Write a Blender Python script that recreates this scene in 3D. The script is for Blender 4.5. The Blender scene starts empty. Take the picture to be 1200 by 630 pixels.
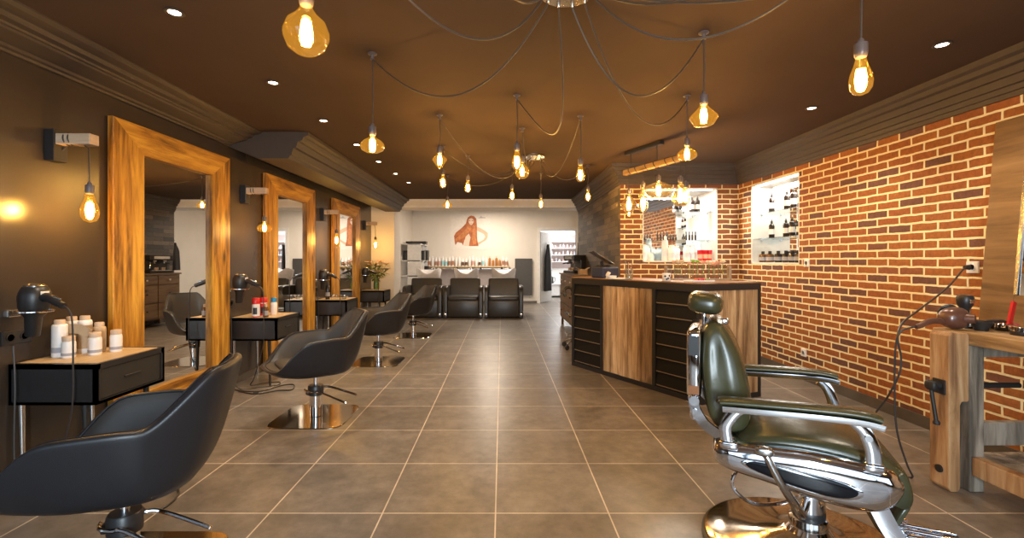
import bpy, bmesh, math, random
from mathutils import Vector, Matrix, Euler
random.seed(7)
S = bpy.context.scene
COL = S.collection
PI = math.pi

# ------------------------------------------------------------------ camera
EYE = 1.34
FPX = 542.0
cam_d = bpy.data.cameras.new('camera'); cam = bpy.data.objects.new('camera', cam_d); COL.objects.link(cam)
cam.location = (0, 0, EYE); cam.rotation_euler = (PI/2, 0, 0)
cam_d.sensor_width = 36.0; cam_d.lens = FPX/1200*36.0
cam_d.shift_x = 12/1200; cam_d.shift_y = -10/1200
cam_d.clip_start = 0.05
S.camera = cam

# ------------------------------------------------------------------ view and world
S.view_settings.view_transform = 'Standard'; S.view_settings.look = 'None'
S.view_settings.gamma = 1.0; S.view_settings.use_curve_mapping = False
S.view_settings.exposure = 0.5
S.cycles.use_denoising = True
S.cycles.caustics_reflective = False; S.cycles.caustics_refractive = False
S.cycles.sample_clamp_indirect = 4.0; S.cycles.sample_clamp_direct = 0
S.cycles.max_bounces = 10; S.cycles.transparent_max_bounces = 16
W = bpy.data.worlds.new('sky'); S.world = W; W.use_nodes = True
bg = W.node_tree.nodes['Background']; bg.inputs[0].default_value = (0.62, 0.78, 1.0, 1); bg.inputs[1].default_value = 2.2

def add_light(name, kind, loc, energy, color, size=0.05, rot=(0,0,0), **kw):
    d = bpy.data.lights.new(name, kind); o = bpy.data.objects.new(name, d); COL.objects.link(o)
    o.location = loc; o.rotation_euler = rot; d.energy = energy; d.color = color
    if kind in ('POINT', 'SPOT'): d.shadow_soft_size = size
    for k, v in kw.items(): setattr(d, k, v)
    return o
# daylight through the shopfront behind the camera
add_light('shopfront_daylight', 'AREA', (0.2, -1.95, 1.45), 165, (0.78, 0.89, 1.0), rot=(PI/2, 0, 0), shape='RECTANGLE', size=5.4, size_y=2.1)
# ceiling lights of the wash area and of the storeroom
add_light('wash_area_light', 'AREA', (-0.3, 12.6, 2.88), 88, (1.0, 0.86, 0.70), shape='RECTANGLE', size=3.4, size_y=1.8)
add_light('storeroom_light', 'AREA', (2.1, 16.1, 2.62), 66, (0.97, 0.98, 1.0), shape='RECTANGLE', size=1.2, size_y=1.2)
WARM = (1.0, 0.66, 0.34); SPOTC = (1.0, 0.84, 0.64)
PENDANT_W = 5.6; SPOT_W = 42

# ------------------------------------------------------------------ helpers
def G(px, py, Z):
    return Vector(((px-588)*Z/FPX, Z, EYE-(py-305)*Z/FPX))

class MB:
    """collects shapes and links them as one mesh"""
    def __init__(s): s.bm = bmesh.new(); s.mi = 0
    def _tag(s, n0):
        s.bm.faces.ensure_lookup_table()
        for f in s.bm.faces[n0:]: f.material_index = s.mi
    def box(s, c, d, rot=None, bev=0.0, seg=2):
        n0 = len(s.bm.faces)
        g = bmesh.ops.create_cube(s.bm, size=1.0); vs = g['verts']
        for v in vs: v.co = Vector((v.co.x*d[0], v.co.y*d[1], v.co.z*d[2]))
        if bev > 0:
            es = list({e for v in vs for e in v.link_edges})
            r = bmesh.ops.bevel(s.bm, geom=es, offset=min(bev, min(d)*0.49), segments=seg, profile=0.5, affect='EDGES')
            vs = list({v for f in r['faces'] for v in f.verts} | {v for v in vs if v.is_valid})
            s.bm.faces.ensure_lookup_table()
            vs = list({v for f in s.bm.faces[n0:] for v in f.verts} | set(vs))
        M = Matrix.Translation(Vector(c))
        if rot is not None: M = M @ Euler(rot).to_matrix().to_4x4()
        for v in vs: v.co = M @ v.co
        if bev > 0: s.bm.faces.ensure_lookup_table()
        s._tag(n0); return s
    def b2(s, a, b, bev=0.0):
        c = [(a[i]+b[i])/2 for i in range(3)]; d = [abs(b[i]-a[i]) for i in range(3)]
        return s.box(c, d, None, bev)
    def rings(s, rs, cap0=True, cap1=True, closed=True):
        n0 = len(s.bm.faces)
        R = [[s.bm.verts.new(p) for p in r] for r in rs]
        n = len(R[0]); m = n if closed else n-1
        for a, b in zip(R[:-1], R[1:]):
            for i in range(m):
                j = (i+1) % n
                try: s.bm.faces.new((a[i], a[j], b[j], b[i]))
                except ValueError: pass
        if cap0 and closed: s.bm.faces.new(list(reversed(R[0])))
        if cap1 and closed: s.bm.faces.new(R[-1])
        s._tag(n0); return s
    def lathe(s, prof, c=(0,0,0), n=20, axis=None, cap=True):
        """prof: (r, h) pairs along the axis"""
        q = Matrix.Identity(3) if axis is None else Vector((0,0,1)).rotation_difference(Vector(axis)).to_matrix()
        c = Vector(c); rs = []
        for r, h in prof:
            r = max(r, 0.0004)
            rs.append([c + q @ Vector((r*math.cos(2*PI*i/n), r*math.sin(2*PI*i/n), h)) for i in range(n)])
        return s.rings(rs, cap, cap)
    def cyl(s, a, b, r0, r1=None, n=14):
        a = Vector(a); b = Vector(b); r1 = r0 if r1 is None else r1
        return s.lathe([(r0, 0), (r1, (b-a).length)], a, n, (b-a))
    def tube(s, pts, r, n=8, taper=None):
        pts = [Vector(p) for p in pts]; rs = []
        t0 = (pts[1]-pts[0]).normalized()
        u = t0.orthogonal().normalized()
        for i, p in enumerate(pts):
            t = (pts[min(i+1, len(pts)-1)]-pts[max(i-1, 0)])
            t = t.normalized() if t.length > 1e-9 else t0
            u = (u - t*u.dot(t)); u = u.normalized() if u.length > 1e-6 else t.orthogonal().normalized()
            w = t.cross(u); rr = r if taper is None else r*taper[i]
            rs.append([p + (u*math.cos(2*PI*k/n)+w*math.sin(2*PI*k/n))*rr for k in range(n)])
        return s.rings(rs)
    def sweep(s, pts, sect, up=(0,0,1)):
        """sect: list of (side, up) offsets swept along pts"""
        pts = [Vector(p) for p in pts]; up = Vector(up); rs = []
        for i, p in enumerate(pts):
            t = (pts[min(i+1, len(pts)-1)]-pts[max(i-1, 0)]).normalized()
            sd = t.cross(up).normalized(); uu = sd.cross(t).normalized()
            rs.append([p + sd*a + uu*b for a, b in sect])
        return s.rings(rs)
    def prism(s, poly, axis, d0, d1):
        """poly in the two other axes, extruded along axis 'x','y','z'"""
        def P(a, b, d):
            return {'x': (d, a, b), 'y': (a, d, b), 'z': (a, b, d)}[axis]
        return s.rings([[P(a, b, d0) for a, b in poly], [P(a, b, d1) for a, b in poly]])
    def sell(s, c, d, e1=0.5, e2=0.5, rot=None, n=28, m=16, fn=None):
        """superellipsoid, half sizes d"""
        f = lambda w, e: math.copysign(abs(w)**e, w)
        M = Matrix.Translation(Vector(c))
        if rot is not None: M = M @ Euler(rot).to_matrix().to_4x4()
        rs = []
        for j in range(m+1):
            ph = -PI/2 + PI*j/m
            ph = max(min(ph, PI/2-0.02), -PI/2+0.02)
            r = []
            for i in range(n):
                th = 2*PI*i/n
                v = Vector((d[0]*f(math.cos(ph), e1)*f(math.cos(th), e2), d[1]*f(math.cos(ph), e1)*f(math.sin(th), e2), d[2]*f(math.sin(ph), e1)))
                if fn: v = fn(v)
                r.append(M @ v)
            rs.append(r)
        return s.rings(rs)
    def build(s, name, mats, parent=None, smooth=False, angle=None, sub=0, bevel=0.0):
        me = bpy.data.meshes.new(name)
        bmesh.ops.remove_doubles(s.bm, verts=s.bm.verts, dist=1e-6)
        bmesh.ops.recalc_face_normals(s.bm, faces=s.bm.faces)
        s.bm.to_mesh(me); s.bm.free()
        for m in (mats if isinstance(mats, (list, tuple)) else [mats]): me.materials.append(m)
        o = bpy.data.objects.new(name, me); COL.objects.link(o)
        if parent is not None: o.parent = parent
        if smooth:
            for p in me.polygons: p.use_smooth = True
            me.set_sharp_from_angle(angle=math.radians(angle if angle else 40))
        if bevel:
            b = o.modifiers.new('bevel', 'BEVEL'); b.width = bevel; b.segments = 2; b.limit_method = 'ANGLE'
        if sub:
            b = o.modifiers.new('subdivision', 'SUBSURF'); b.levels = sub; b.render_levels = sub
        return o

def thing(name, label, cat, loc=(0,0,0), rz=0.0, group=None):
    o = bpy.data.objects.new(name, None); COL.objects.link(o); o.empty_display_size = 0.1
    o.location = loc; o.rotation_euler = (0, 0, rz); return tag(o, label, cat, group)
def tag(o, label, cat, group=None):
    o['label'] = label; o['category'] = cat
    if group: o['group'] = group
    return o
def struct(o): o['kind'] = 'structure'; return o
def copy_tree(o, parent=None):
    c = o.copy(); COL.objects.link(c)
    if parent is not None: c.parent = parent
    for ch in list(o.children): copy_tree(ch, c)
    return c
def bez(p0, p1, p2, p3, n=16):
    P = [Vector(p) for p in (p0, p1, p2, p3)]
    return [P[0]*(1-t)**3 + P[1]*3*t*(1-t)**2 + P[2]*3*t*t*(1-t) + P[3]*t**3 for t in [i/n for i in range(n+1)]]
def spline(pts, n=8):
    pts = [Vector(p) for p in pts]; out = []
    for i in range(len(pts)-1):
        a = pts[max(i-1, 0)]; b = pts[i]; c = pts[i+1]; d = pts[min(i+2, len(pts)-1)]
        for k in range(n):
            t = k/n
            out.append(0.5*((2*b)+(c-a)*t+(2*a-5*b+4*c-d)*t*t+(3*b-a-3*c+d)*t**3))
    out.append(pts[-1]); return out
ORD = ['first','second','third','fourth','fifth','sixth','seventh','eighth','ninth','tenth','eleventh','twelfth','thirteenth','fourteenth','fifteenth','sixteenth','seventeenth','eighteenth','nineteenth','twentieth','twenty-first','twenty-second','twenty-third','twenty-fourth','twenty-fifth','twenty-sixth']

# ------------------------------------------------------------------ materials
def newmat(name):
    m = bpy.data.materials.new(name); m.use_nodes = True; nt = m.node_tree
    return m, nt, nt.nodes['Principled BSDF']
def node(nt, t, **kw):
    n = nt.nodes.new(t)
    for k, v in kw.items():
        if k in n.inputs: n.inputs[k].default_value = v
        else: setattr(n, k, v)
    return n
def ramp(nt, fac, stops):
    r = nt.nodes.new('ShaderNodeValToRGB'); e = r.color_ramp.elements
    e[0].position, e[0].color = stops[0][0], (*stops[0][1], 1)
    e[1].position, e[1].color = stops[-1][0], (*stops[-1][1], 1)
    for p, c in stops[1:-1]:
        x = e.new(p); x.color = (*c, 1)
    nt.links.new(fac, r.inputs[0]); return r
def plain(name, col, rough=0.5, metal=0.0, noise=0.0, nscale=12, coat=0.0, spec=None, bump=0.0, bscale=200):
    m, nt, b = newmat(name)
    b.inputs['Base Color'].default_value = (*col, 1); b.inputs['Roughness'].default_value = rough; b.inputs['Metallic'].default_value = metal
    if coat: b.inputs['Coat Weight'].default_value = coat
    if spec is not None: b.inputs['Specular IOR Level'].default_value = spec
    tc = node(nt, 'ShaderNodeTexCoord')
    n = node(nt, 'ShaderNodeTexNoise', Scale=nscale, Detail=4.0); nt.links.new(tc.outputs['Object'], n.inputs['Vector'])
    k = noise if noise else 0.06
    r = ramp(nt, n.outputs['Fac'], [(0.3, tuple(max(0, c*(1-k)) for c in col)), (0.7, tuple(min(1, c*(1+k)) for c in col))])
    nt.links.new(r.outputs[0], b.inputs['Base Color'])
    if bump:
        n2 = node(nt, 'ShaderNodeTexNoise', Scale=bscale, Detail=3.0); nt.links.new(tc.outputs['Object'], n2.inputs['Vector'])
        bp = node(nt, 'ShaderNodeBump', Strength=bump, Distance=0.002); nt.links.new(n2.outputs['Fac'], bp.inputs['Height']); nt.links.new(bp.outputs[0], b.inputs['Normal'])
    return m
def wood(name, dark, mid, light, axis='z', rough=0.5, scale=1.0, bump=0.25, island=0.0, knots=True, tight=0.0):
    m, nt, b = newmat(name); L = nt.links.new
    tc = node(nt, 'ShaderNodeTexCoord')
    mp = node(nt, 'ShaderNodeMapping')
    st = 0.10; sc = {'x': (st,1,1), 'y': (1,st,1), 'z': (1,1,st)}[axis]
    mp.inputs['Scale'].default_value = tuple(k*scale for k in sc)
    src = tc.outputs['Object']
    if island:
        geo = node(nt, 'ShaderNodeNewGeometry')
        vm = node(nt, 'ShaderNodeVectorMath', operation='ADD')
        cmb = node(nt, 'ShaderNodeVectorMath', operation='SCALE'); cmb.inputs[0].default_value = (13.7, 7.3, 21.1)
        L(geo.outputs['Random Per Island'], cmb.inputs['Scale']); L(src, vm.inputs[0]); L(cmb.outputs[0], vm.inputs[1]); src = vm.outputs[0]
    L(src, mp.inputs['Vector'])
    n1 = node(nt, 'ShaderNodeTexNoise', Scale=22.0, Detail=6.0, Roughness=0.65, Distortion=0.6); L(mp.outputs[0], n1.inputs['Vector'])
    n2 = node(nt, 'ShaderNodeTexNoise', Scale=5.0, Detail=3.0, Distortion=1.5); L(mp.outputs[0], n2.inputs['Vector'])
    mx = node(nt, 'ShaderNodeMix', data_type='FLOAT'); mx.inputs[0].default_value = 0.5
    L(n1.outputs['Fac'], mx.inputs[2]); L(n2.outputs['Fac'], mx.inputs[3])
    r = ramp(nt, mx.outputs[0], [(0.34+tight, dark), (0.5, mid), (0.66-tight, light)])
    out = r.outputs[0]
    if knots:
        vo = node(nt, 'ShaderNodeTexVoronoi', Scale=3.5, Randomness=1.0)
        mp2 = node(nt, 'ShaderNodeMapping'); mp2.inputs['Scale'].default_value = tuple({'x': (.4,1,1), 'y': (1,.4,1), 'z': (1,1,.4)}[axis]); L(src, mp2.inputs['Vector']); L(mp2.outputs[0], vo.inputs['Vector'])
        kr = ramp(nt, vo.outputs['Distance'], [(0.03, (1,1,1)), (0.13, (0,0,0))])
        km = node(nt, 'ShaderNodeMix', data_type='RGBA'); L(kr.outputs[0], km.inputs[0]); L(out, km.inputs[6]); km.inputs[7].default_value = (*[c*0.45 for c in dark], 1)
        out = km.outputs[2]
    if island:
        hs = node(nt, 'ShaderNodeHueSaturation'); L(out, hs.inputs['Color'])
        mr = node(nt, 'ShaderNodeMapRange'); mr.inputs[3].default_value = 1-island; mr.inputs[4].default_value = 1+island
        L(geo.outputs['Random Per Island'], mr.inputs[0]); L(mr.outputs[0], hs.inputs['Value']); out = hs.outputs[0]
    L(out, b.inputs['Base Color']); b.inputs['Roughness'].default_value = rough
    bp = node(nt, 'ShaderNodeBump', Strength=bump, Distance=0.004); L(n1.outputs['Fac'], bp.inputs['Height']); L(bp.outputs[0], b.inputs['Normal'])
    return m
def masonry(name, plane, bw, rh, mortar, stops, mcol, rough=0.75, offset=0.5, distort=0.006, bump=1.0, dist=0.012, msmooth=0.15, shift=(0,0), squash=1.0):
    m, nt, b = newmat(name); L = nt.links.new
    tc = node(nt, 'ShaderNodeTexCoord')
    sp = node(nt, 'ShaderNodeSeparateXYZ'); L(tc.outputs['Object'], sp.inputs[0])
    cb = node(nt, 'ShaderNodeCombineXYZ')
    for i, ax in enumerate(plane):
        ad = node(nt, 'ShaderNodeMath', operation='ADD'); ad.inputs[1].default_value = shift[i]
        L(sp.outputs[ax], ad.inputs[0]); L(ad.outputs[0], cb.inputs[i])
    vec = cb.outputs[0]
    if distort:
        nz = node(nt, 'ShaderNodeTexNoise', Scale=9.0, Detail=3.0); L(tc.outputs['Object'], nz.inputs['Vector'])
        sb = node(nt, 'ShaderNodeVectorMath', operation='SUBTRACT'); sb.inputs[1].default_value = (.5,.5,.5); L(nz.outputs['Color'], sb.inputs[0])
        scl = node(nt, 'ShaderNodeVectorMath', operation='SCALE'); scl.inputs['Scale'].default_value = distort*2; L(sb.outputs[0], scl.inputs[0])
        ad = node(nt, 'ShaderNodeVectorMath', operation='ADD'); L(vec, ad.inputs[0]); L(scl.outputs[0], ad.inputs[1]); vec = ad.outputs[0]
    br = node(nt, 'ShaderNodeTexBrick', offset=offset, offset_frequency=2, squash=squash, squash_frequency=3)
    br.inputs['Scale'].default_value = 1.0; br.inputs['Brick Width'].default_value = bw; br.inputs['Row Height'].default_value = rh
    br.inputs['Mortar Size'].default_value = mortar/2; br.inputs['Mortar Smooth'].default_value = msmooth
    br.inputs['Color1'].default_value = (0,0,0,1); br.inputs['Color2'].default_value = (1,1,1,1); br.inputs['Mortar'].default_value = (0.5,0.5,0.5,1)
    L(vec, br.inputs['Vector'])
    r = ramp(nt, br.outputs['Color'], stops)
    n2 = node(nt, 'ShaderNodeTexNoise', Scale=28.0, Detail=6.0, Roughness=0.7); L(tc.outputs['Object'], n2.inputs['Vector'])
    mul = node(nt, 'ShaderNodeMix', data_type='RGBA', blend_type='MULTIPLY'); mul.inputs[0].default_value = 0.75
    r2 = ramp(nt, n2.outputs['Fac'], [(0.3, (.55,.55,.55)), (0.7, (1.15,1.15,1.15))])
    L(r.outputs[0], mul.inputs[6]); L(r2.outputs[0], mul.inputs[7])
    mx = node(nt, 'ShaderNodeMix', data_type='RGBA'); L(br.outputs['Fac'], mx.inputs[0]); L(mul.outputs[2], mx.inputs[6]); mx.inputs[7].default_value = (*mcol, 1)
    L(mx.outputs[2], b.inputs['Base Color']); b.inputs['Roughness'].default_value = rough
    inv = node(nt, 'ShaderNodeMath', operation='MULTIPLY_ADD'); inv.inputs[1].default_value = -1.0; L(br.outputs['Fac'], inv.inputs[0]); 
    sc2 = node(nt, 'ShaderNodeMath', operation='MULTIPLY'); sc2.inputs[1].default_value = 0.35; L(n2.outputs['Fac'], sc2.inputs[0]); L(sc2.outputs[0], inv.inputs[2])
    bp = node(nt, 'ShaderNodeBump', Strength=bump, Distance=dist); L(inv.outputs[0], bp.inputs['Height']); L(bp.outputs[0], b.inputs['Normal'])
    return m, br
def glassy(name, tint=(1,1,1), gloss=0.12, rough=0.02, glow=None):
    """thin glass: tinted see-through with a fresnel sheen"""
    m, nt, b = newmat(name); nt.nodes.remove(b); L = nt.links.new
    out = [n for n in nt.nodes if n.type == 'OUTPUT_MATERIAL'][0]
    t = node(nt, 'ShaderNodeBsdfTransparent'); t.inputs[0].default_value = (*tint, 1)
    g = node(nt, 'ShaderNodeBsdfGlossy'); g.inputs['Roughness'].default_value = rough
    lw = node(nt, 'ShaderNodeLayerWeight'); lw.inputs[0].default_value = 0.35
    mr = node(nt, 'ShaderNodeMapRange'); mr.inputs[3].default_value = gloss*0.4; mr.inputs[4].default_value = min(1, gloss*4); L(lw.outputs['Facing'], mr.inputs[0])
    mx = node(nt, 'ShaderNodeMixShader'); L(mr.outputs[0], mx.inputs[0]); L(t.outputs[0], mx.inputs[1]); L(g.outputs[0], mx.inputs[2]); 
    if glow:   # lit lamp glass
        e = node(nt, 'ShaderNodeEmission'); e.inputs[0].default_value = (*glow[0], 1); e.inputs[1].default_value = glow[1]
        a = node(nt, 'ShaderNodeAddShader'); L(mx.outputs[0], a.inputs[0]); L(e.outputs[0], a.inputs[1]); L(a.outputs[0], out.inputs[0])
    else: L(mx.outputs[0], out.inputs[0])
    return m
def emit(name, col, st, see_through=False):
    m, nt, b = newmat(name); nt.nodes.remove(b); L = nt.links.new
    out = [n for n in nt.nodes if n.type == 'OUTPUT_MATERIAL'][0]
    e = node(nt, 'ShaderNodeEmission'); e.inputs[0].default_value = (*col, 1); e.inputs[1].default_value = st
    if see_through:
        t = node(nt, 'ShaderNodeBsdfTransparent'); a = node(nt, 'ShaderNodeAddShader'); L(e.outputs[0], a.inputs[0]); L(t.outputs[0], a.inputs[1]); L(a.outputs[0], out.inputs[0])
    else: L(e.outputs[0], out.inputs[0])
    return m

M = {}
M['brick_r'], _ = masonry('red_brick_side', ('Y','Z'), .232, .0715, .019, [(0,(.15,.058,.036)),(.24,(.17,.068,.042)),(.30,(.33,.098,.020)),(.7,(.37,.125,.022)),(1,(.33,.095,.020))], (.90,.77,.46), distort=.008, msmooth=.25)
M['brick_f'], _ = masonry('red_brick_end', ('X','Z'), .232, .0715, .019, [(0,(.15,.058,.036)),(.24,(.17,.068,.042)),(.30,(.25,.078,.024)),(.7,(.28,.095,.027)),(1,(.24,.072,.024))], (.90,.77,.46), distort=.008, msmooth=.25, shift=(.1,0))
M['stone'], _ = masonry('stone_cladding', ('Y','Z'), .46, .088, .005, [(0,(.040,.034,.030)),(.35,(.085,.070,.058)),(.6,(.12,.095,.075)),(1,(.20,.155,.115))], (.022,.018,.016), rough=.6, offset=.37, distort=.006, dist=.03)
m, br = masonry('floor_tile', ('X','Y'), .6, .6, .008, [(0,(.178,.152,.128)),(.5,(.20,.172,.145)),(1,(.222,.192,.163))], (.62,.54,.44), rough=.36, offset=0.0, distort=0, bump=.25, dist=.004, shift=(.033,-.054))
M['floor'] = m
nt = m.node_tree; b = nt.nodes['Principled BSDF']
def retune_floor():
    L = nt.links.new
    n = node(nt, 'ShaderNodeTexNoise', Scale=3.2, Detail=7.0, Roughness=.62, Distortion=.4); tc = node(nt, 'ShaderNodeTexCoord'); L(tc.outputs['Object'], n.inputs['Vector'])
    r = ramp(nt, n.outputs['Fac'], [(.32,(.74,.73,.72)),(.68,(1.2,1.19,1.18))])
    src = b.inputs['Base Color'].links[0].from_socket
    mm = node(nt, 'ShaderNodeMix', data_type='RGBA', blend_type='MULTIPLY'); mm.inputs[0].default_value = 1; L(src, mm.inputs[6]); L(r.outputs[0], mm.inputs[7]); L(mm.outputs[2], b.inputs['Base Color'])
    for nd in nt.nodes:
        if nd.type == 'TEX_NOISE' and abs(nd.inputs['Scale'].default_value-28) < .1: nd.inputs['Scale'].default_value = 11
retune_floor()
M['ceiling'] = plain('ceiling_paint', (.080,.052,.038), .85, spec=.15, noise=.05, nscale=2)
M['darkwall'] = plain('dark_satin_wall_paint', (.050,.036,.026), .24, noise=.08, nscale=3, bump=.06, bscale=40)
M['cornice'] = plain('dark_cornice_paint', (.056,.042,.034), .55, noise=.06)
M['white'] = plain('white_wall_paint', (.74,.69,.62), .6, noise=.03, nscale=3)
M['white_gloss'] = plain('white_gloss', (.78,.76,.73), .3)
M['ceramic'] = plain('white_ceramic', (.80,.77,.76), .12, coat=.4)
M['plinth'] = plain('plinth_tile', (.105,.088,.072), .35, noise=.15, nscale=6)
M['mirror'] = plain('mirror_silver', (.93,.93,.92), .012, 1.0, noise=.001)
M['frame_z'] = wood('orange_pine_upright', (.13,.048,.005), (.43,.195,.020), (.68,.37,.050), 'z', .5, bump=1.4, tight=.05)
M['frame_y'] = wood('orange_pine_rail', (.13,.048,.005), (.43,.195,.020), (.68,.37,.050), 'y', .5, bump=1.4, tight=.05)
M['plank'] = wood('reclaimed_plank', (.17,.088,.036), (.44,.265,.125), (.66,.46,.25), 'z', .65, island=.42, bump=.6, tight=.05)
M['top_y'] = wood('oak_top', (.42,.27,.13), (.56,.39,.20), (.66,.48,.27), 'y', .45, knots=False, bump=.1)
M['counter_top'] = wood('worn_counter_top', (.17,.085,.036), (.29,.155,.066), (.40,.23,.11), 'y', .38, knots=False, bump=.12)
M['bench'] = wood('old_bench_wood', (.17,.10,.055), (.36,.235,.13), (.52,.37,.22), 'z', .7, bump=.5, tight=.05)
M['bench_y'] = wood('old_bench_top', (.19,.105,.045), (.40,.25,.11), (.58,.40,.21), 'y', .55, bump=.4, tight=.05)
M['bench_orange'] = wood('vise_jaw_wood', (.22,.105,.045), (.45,.25,.11), (.60,.40,.22), 'z', .65, bump=.5, tight=.05)
M['bench_grey'] = wood('grey_bench_wood', (.10,.085,.065), (.25,.205,.155), (.40,.34,.27), 'z', .75, bump=.5, tight=.05)
M['slab'] = wood('brown_plank', (.11,.058,.022), (.20,.108,.042), (.28,.165,.07), 'y', .5, bump=.3)
M['cab'] = wood('brown_cabinet_wood', (.10,.062,.034), (.18,.115,.065), (.26,.175,.10), 'y', .5)
M['beam'] = wood('pendant_beam_wood', (.30,.15,.045), (.50,.28,.085), (.62,.40,.15), 'x', .6)
M['arm_wood'] = wood('pale_arm_wood', (.45,.30,.19), (.62,.45,.30), (.72,.56,.40), 'x', .6, knots=False)
M['shelf_wood'] = wood('pale_shelf_wood', (.48,.33,.17), (.60,.44,.25), (.70,.54,.33), 'x', .5, knots=False)
M['black'] = plain('black_lacquer', (.020,.019,.020), .38)
M['blackmat'] = plain('black_matt_metal', (.018,.017,.017), .55)
M['slat'] = plain('black_louvre_board', (.009,.008,.0075), .6, spec=.2)
M['leather'] = plain('black_leather', (.016,.016,.019), .38, bump=.25, bscale=320)
M['gloss_black'] = plain('gloss_black', (.008,.008,.010), .10, spec=.25)
M['leather_in'] = plain('black_leather_lit', (.046,.043,.042), .42, bump=.25, bscale=320)  # same black leather, colour raised to imitate daylight inside the seat
M['sofa'] = plain('dark_vinyl', (.040,.036,.032), .36, bump=.2, bscale=260)
M['green'] = plain('olive_green_leather', (.052,.050,.023), .26, noise=.25, nscale=9, bump=.15, bscale=300)
M['chrome'] = plain('chrome', (.88,.88,.90), .06, 1.0, noise=.004)
M['steel'] = plain('brushed_steel', (.62,.60,.58), .22, 1.0, noise=.03)
M['base_metal'] = plain('polished_base_plate', (.52,.45,.36), .10, 1.0, noise=.02)
M['socket'] = plain('bulb_socket', (.10,.085,.09), .35)
M['cable'] = plain('black_cable', (.035,.030,.028), .45)
M['cable_b'] = plain('braided_cable', (.055,.042,.034), .45)
M['amber'] = glassy('amber_glass', (1.0,.80,.42), .14, glow=((1.0,.48,.05), .16))
M['smoke'] = glassy('smoke_glass', (.93,.78,.52), .34, glow=((1.0,.55,.14), .10))
M['glass'] = glassy('clear_glass', (.95,.97,.96), .12)
M['shelf_glass'] = glassy('shelf_glass', (.92,.95,.93), .2)
M['filament'] = emit('glowing_filament', (1.0,.62,.17), 34, True)
M['lamp_disc'] = emit('spot_lamp_face', (1.0,.86,.66), 14)
M['led'] = emit('niche_led', (1.0,.93,.82), 9)
M['white_plastic'] = plain('white_plastic', (.80,.78,.76), .35)
M['cream'] = plain('cream_cap', (.58,.42,.29), .45)
M['red'] = plain('red_plastic', (.62,.02,.022), .3)
M['redglass'] = plain('red_glass', (.55,.012,.02), .12)
M['blue'] = plain('blue_cap', (.02,.24,.48), .35)
M['label_grey'] = plain('printed_grey', (.33,.33,.36), .5)
M['brown_bottle'] = plain('brown_bottle', (.12,.05,.018), .18)
M['dark_bottle'] = plain('dark_bottle', (.030,.020,.016), .16)
M['gown'] = plain('black_gown_cloth', (.018,.016,.016), .85)
M['radiator'] = plain('anthracite_radiator', (.055,.050,.045), .45)
M['leaf'] = plain('leaf_green', (.06,.13,.022), .5, noise=.3)
M['stem'] = plain('stem_green', (.16,.30,.03), .4)
M['petal'] = plain('peach_petal', (.72,.40,.27), .5, noise=.12, nscale=30)
M['petal_w'] = plain('cream_petal', (.75,.62,.44), .5, noise=.12, nscale=30)
M['bloom_g'] = plain('lime_bloom', (.26,.50,.04), .5, noise=.2, nscale=40)
M['dryer_brown'] = plain('bronze_brown_plastic', (.13,.060,.042), .30, 0.2, coat=.3)
M['pos_blue'] = plain('dark_blue_plastic', (.025,.035,.075), .35)
M['paper'] = plain('paper', (.78,.75,.70), .6)
M['kraft'] = plain('kraft_card', (.46,.33,.20), .6)
M['pavement'] = plain('pavement_grey', (.35,.35,.34), .8)
# ================================================================== the room
XL, XR, YB, YF, ZC = -2.9, 3.39, 6.61, -1.8, 2.70
YH = 10.27; XS = 1.695; YW = 14.5
def sbox(name, mat, *boxes, **kw):
    m = MB()
    for a, b_ in boxes: m.b2(a, b_)
    return struct(m.build(name, mat, **kw))
sbox('floor', M['floor'], ((-3.4, -2.1, -.12), (4.3, 18.6, 0)))
sbox('ceiling', M['ceiling'], ((-3.4, YF-.2, ZC), (4.0, YH+.02, ZC+.15)))
sbox('ceiling_wash', M['white'], ((-3.4, YH+.62, 2.93), (3.4, YW+.1, 3.05)))
sbox('ceiling_store', M['white_gloss'], ((.6, YW+.1, 2.68), (3.6, 18, 2.80)))
sbox('wall_left', M['darkwall'], ((XL-.15, YF-.2, 0), (XL, YH, ZC)))
# right brick wall with its niche
n0, n1, nb, nt_ = 5.27, 6.29, 1.296, 2.356
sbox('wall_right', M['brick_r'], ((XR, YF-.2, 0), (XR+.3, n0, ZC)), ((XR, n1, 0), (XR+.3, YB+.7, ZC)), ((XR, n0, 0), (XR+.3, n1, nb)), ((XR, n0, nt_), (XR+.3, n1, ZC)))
# brick end wall with its niche
f0, f1, fb, ft = 2.01, 3.085, 1.316, 2.377
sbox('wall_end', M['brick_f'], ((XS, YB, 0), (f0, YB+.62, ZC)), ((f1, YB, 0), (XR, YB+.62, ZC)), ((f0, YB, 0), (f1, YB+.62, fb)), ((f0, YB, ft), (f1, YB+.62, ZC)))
sbox('wall_stone', M['stone'], ((XS, YB+.62, 0), (XS+.12, YH, ZC)))
sbox('trim_1', M['stone'], ((XS-.004, YB+.004, 0), (XS, YB+.63, ZC-.02)))      # stone facing returns to the brick corner
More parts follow.
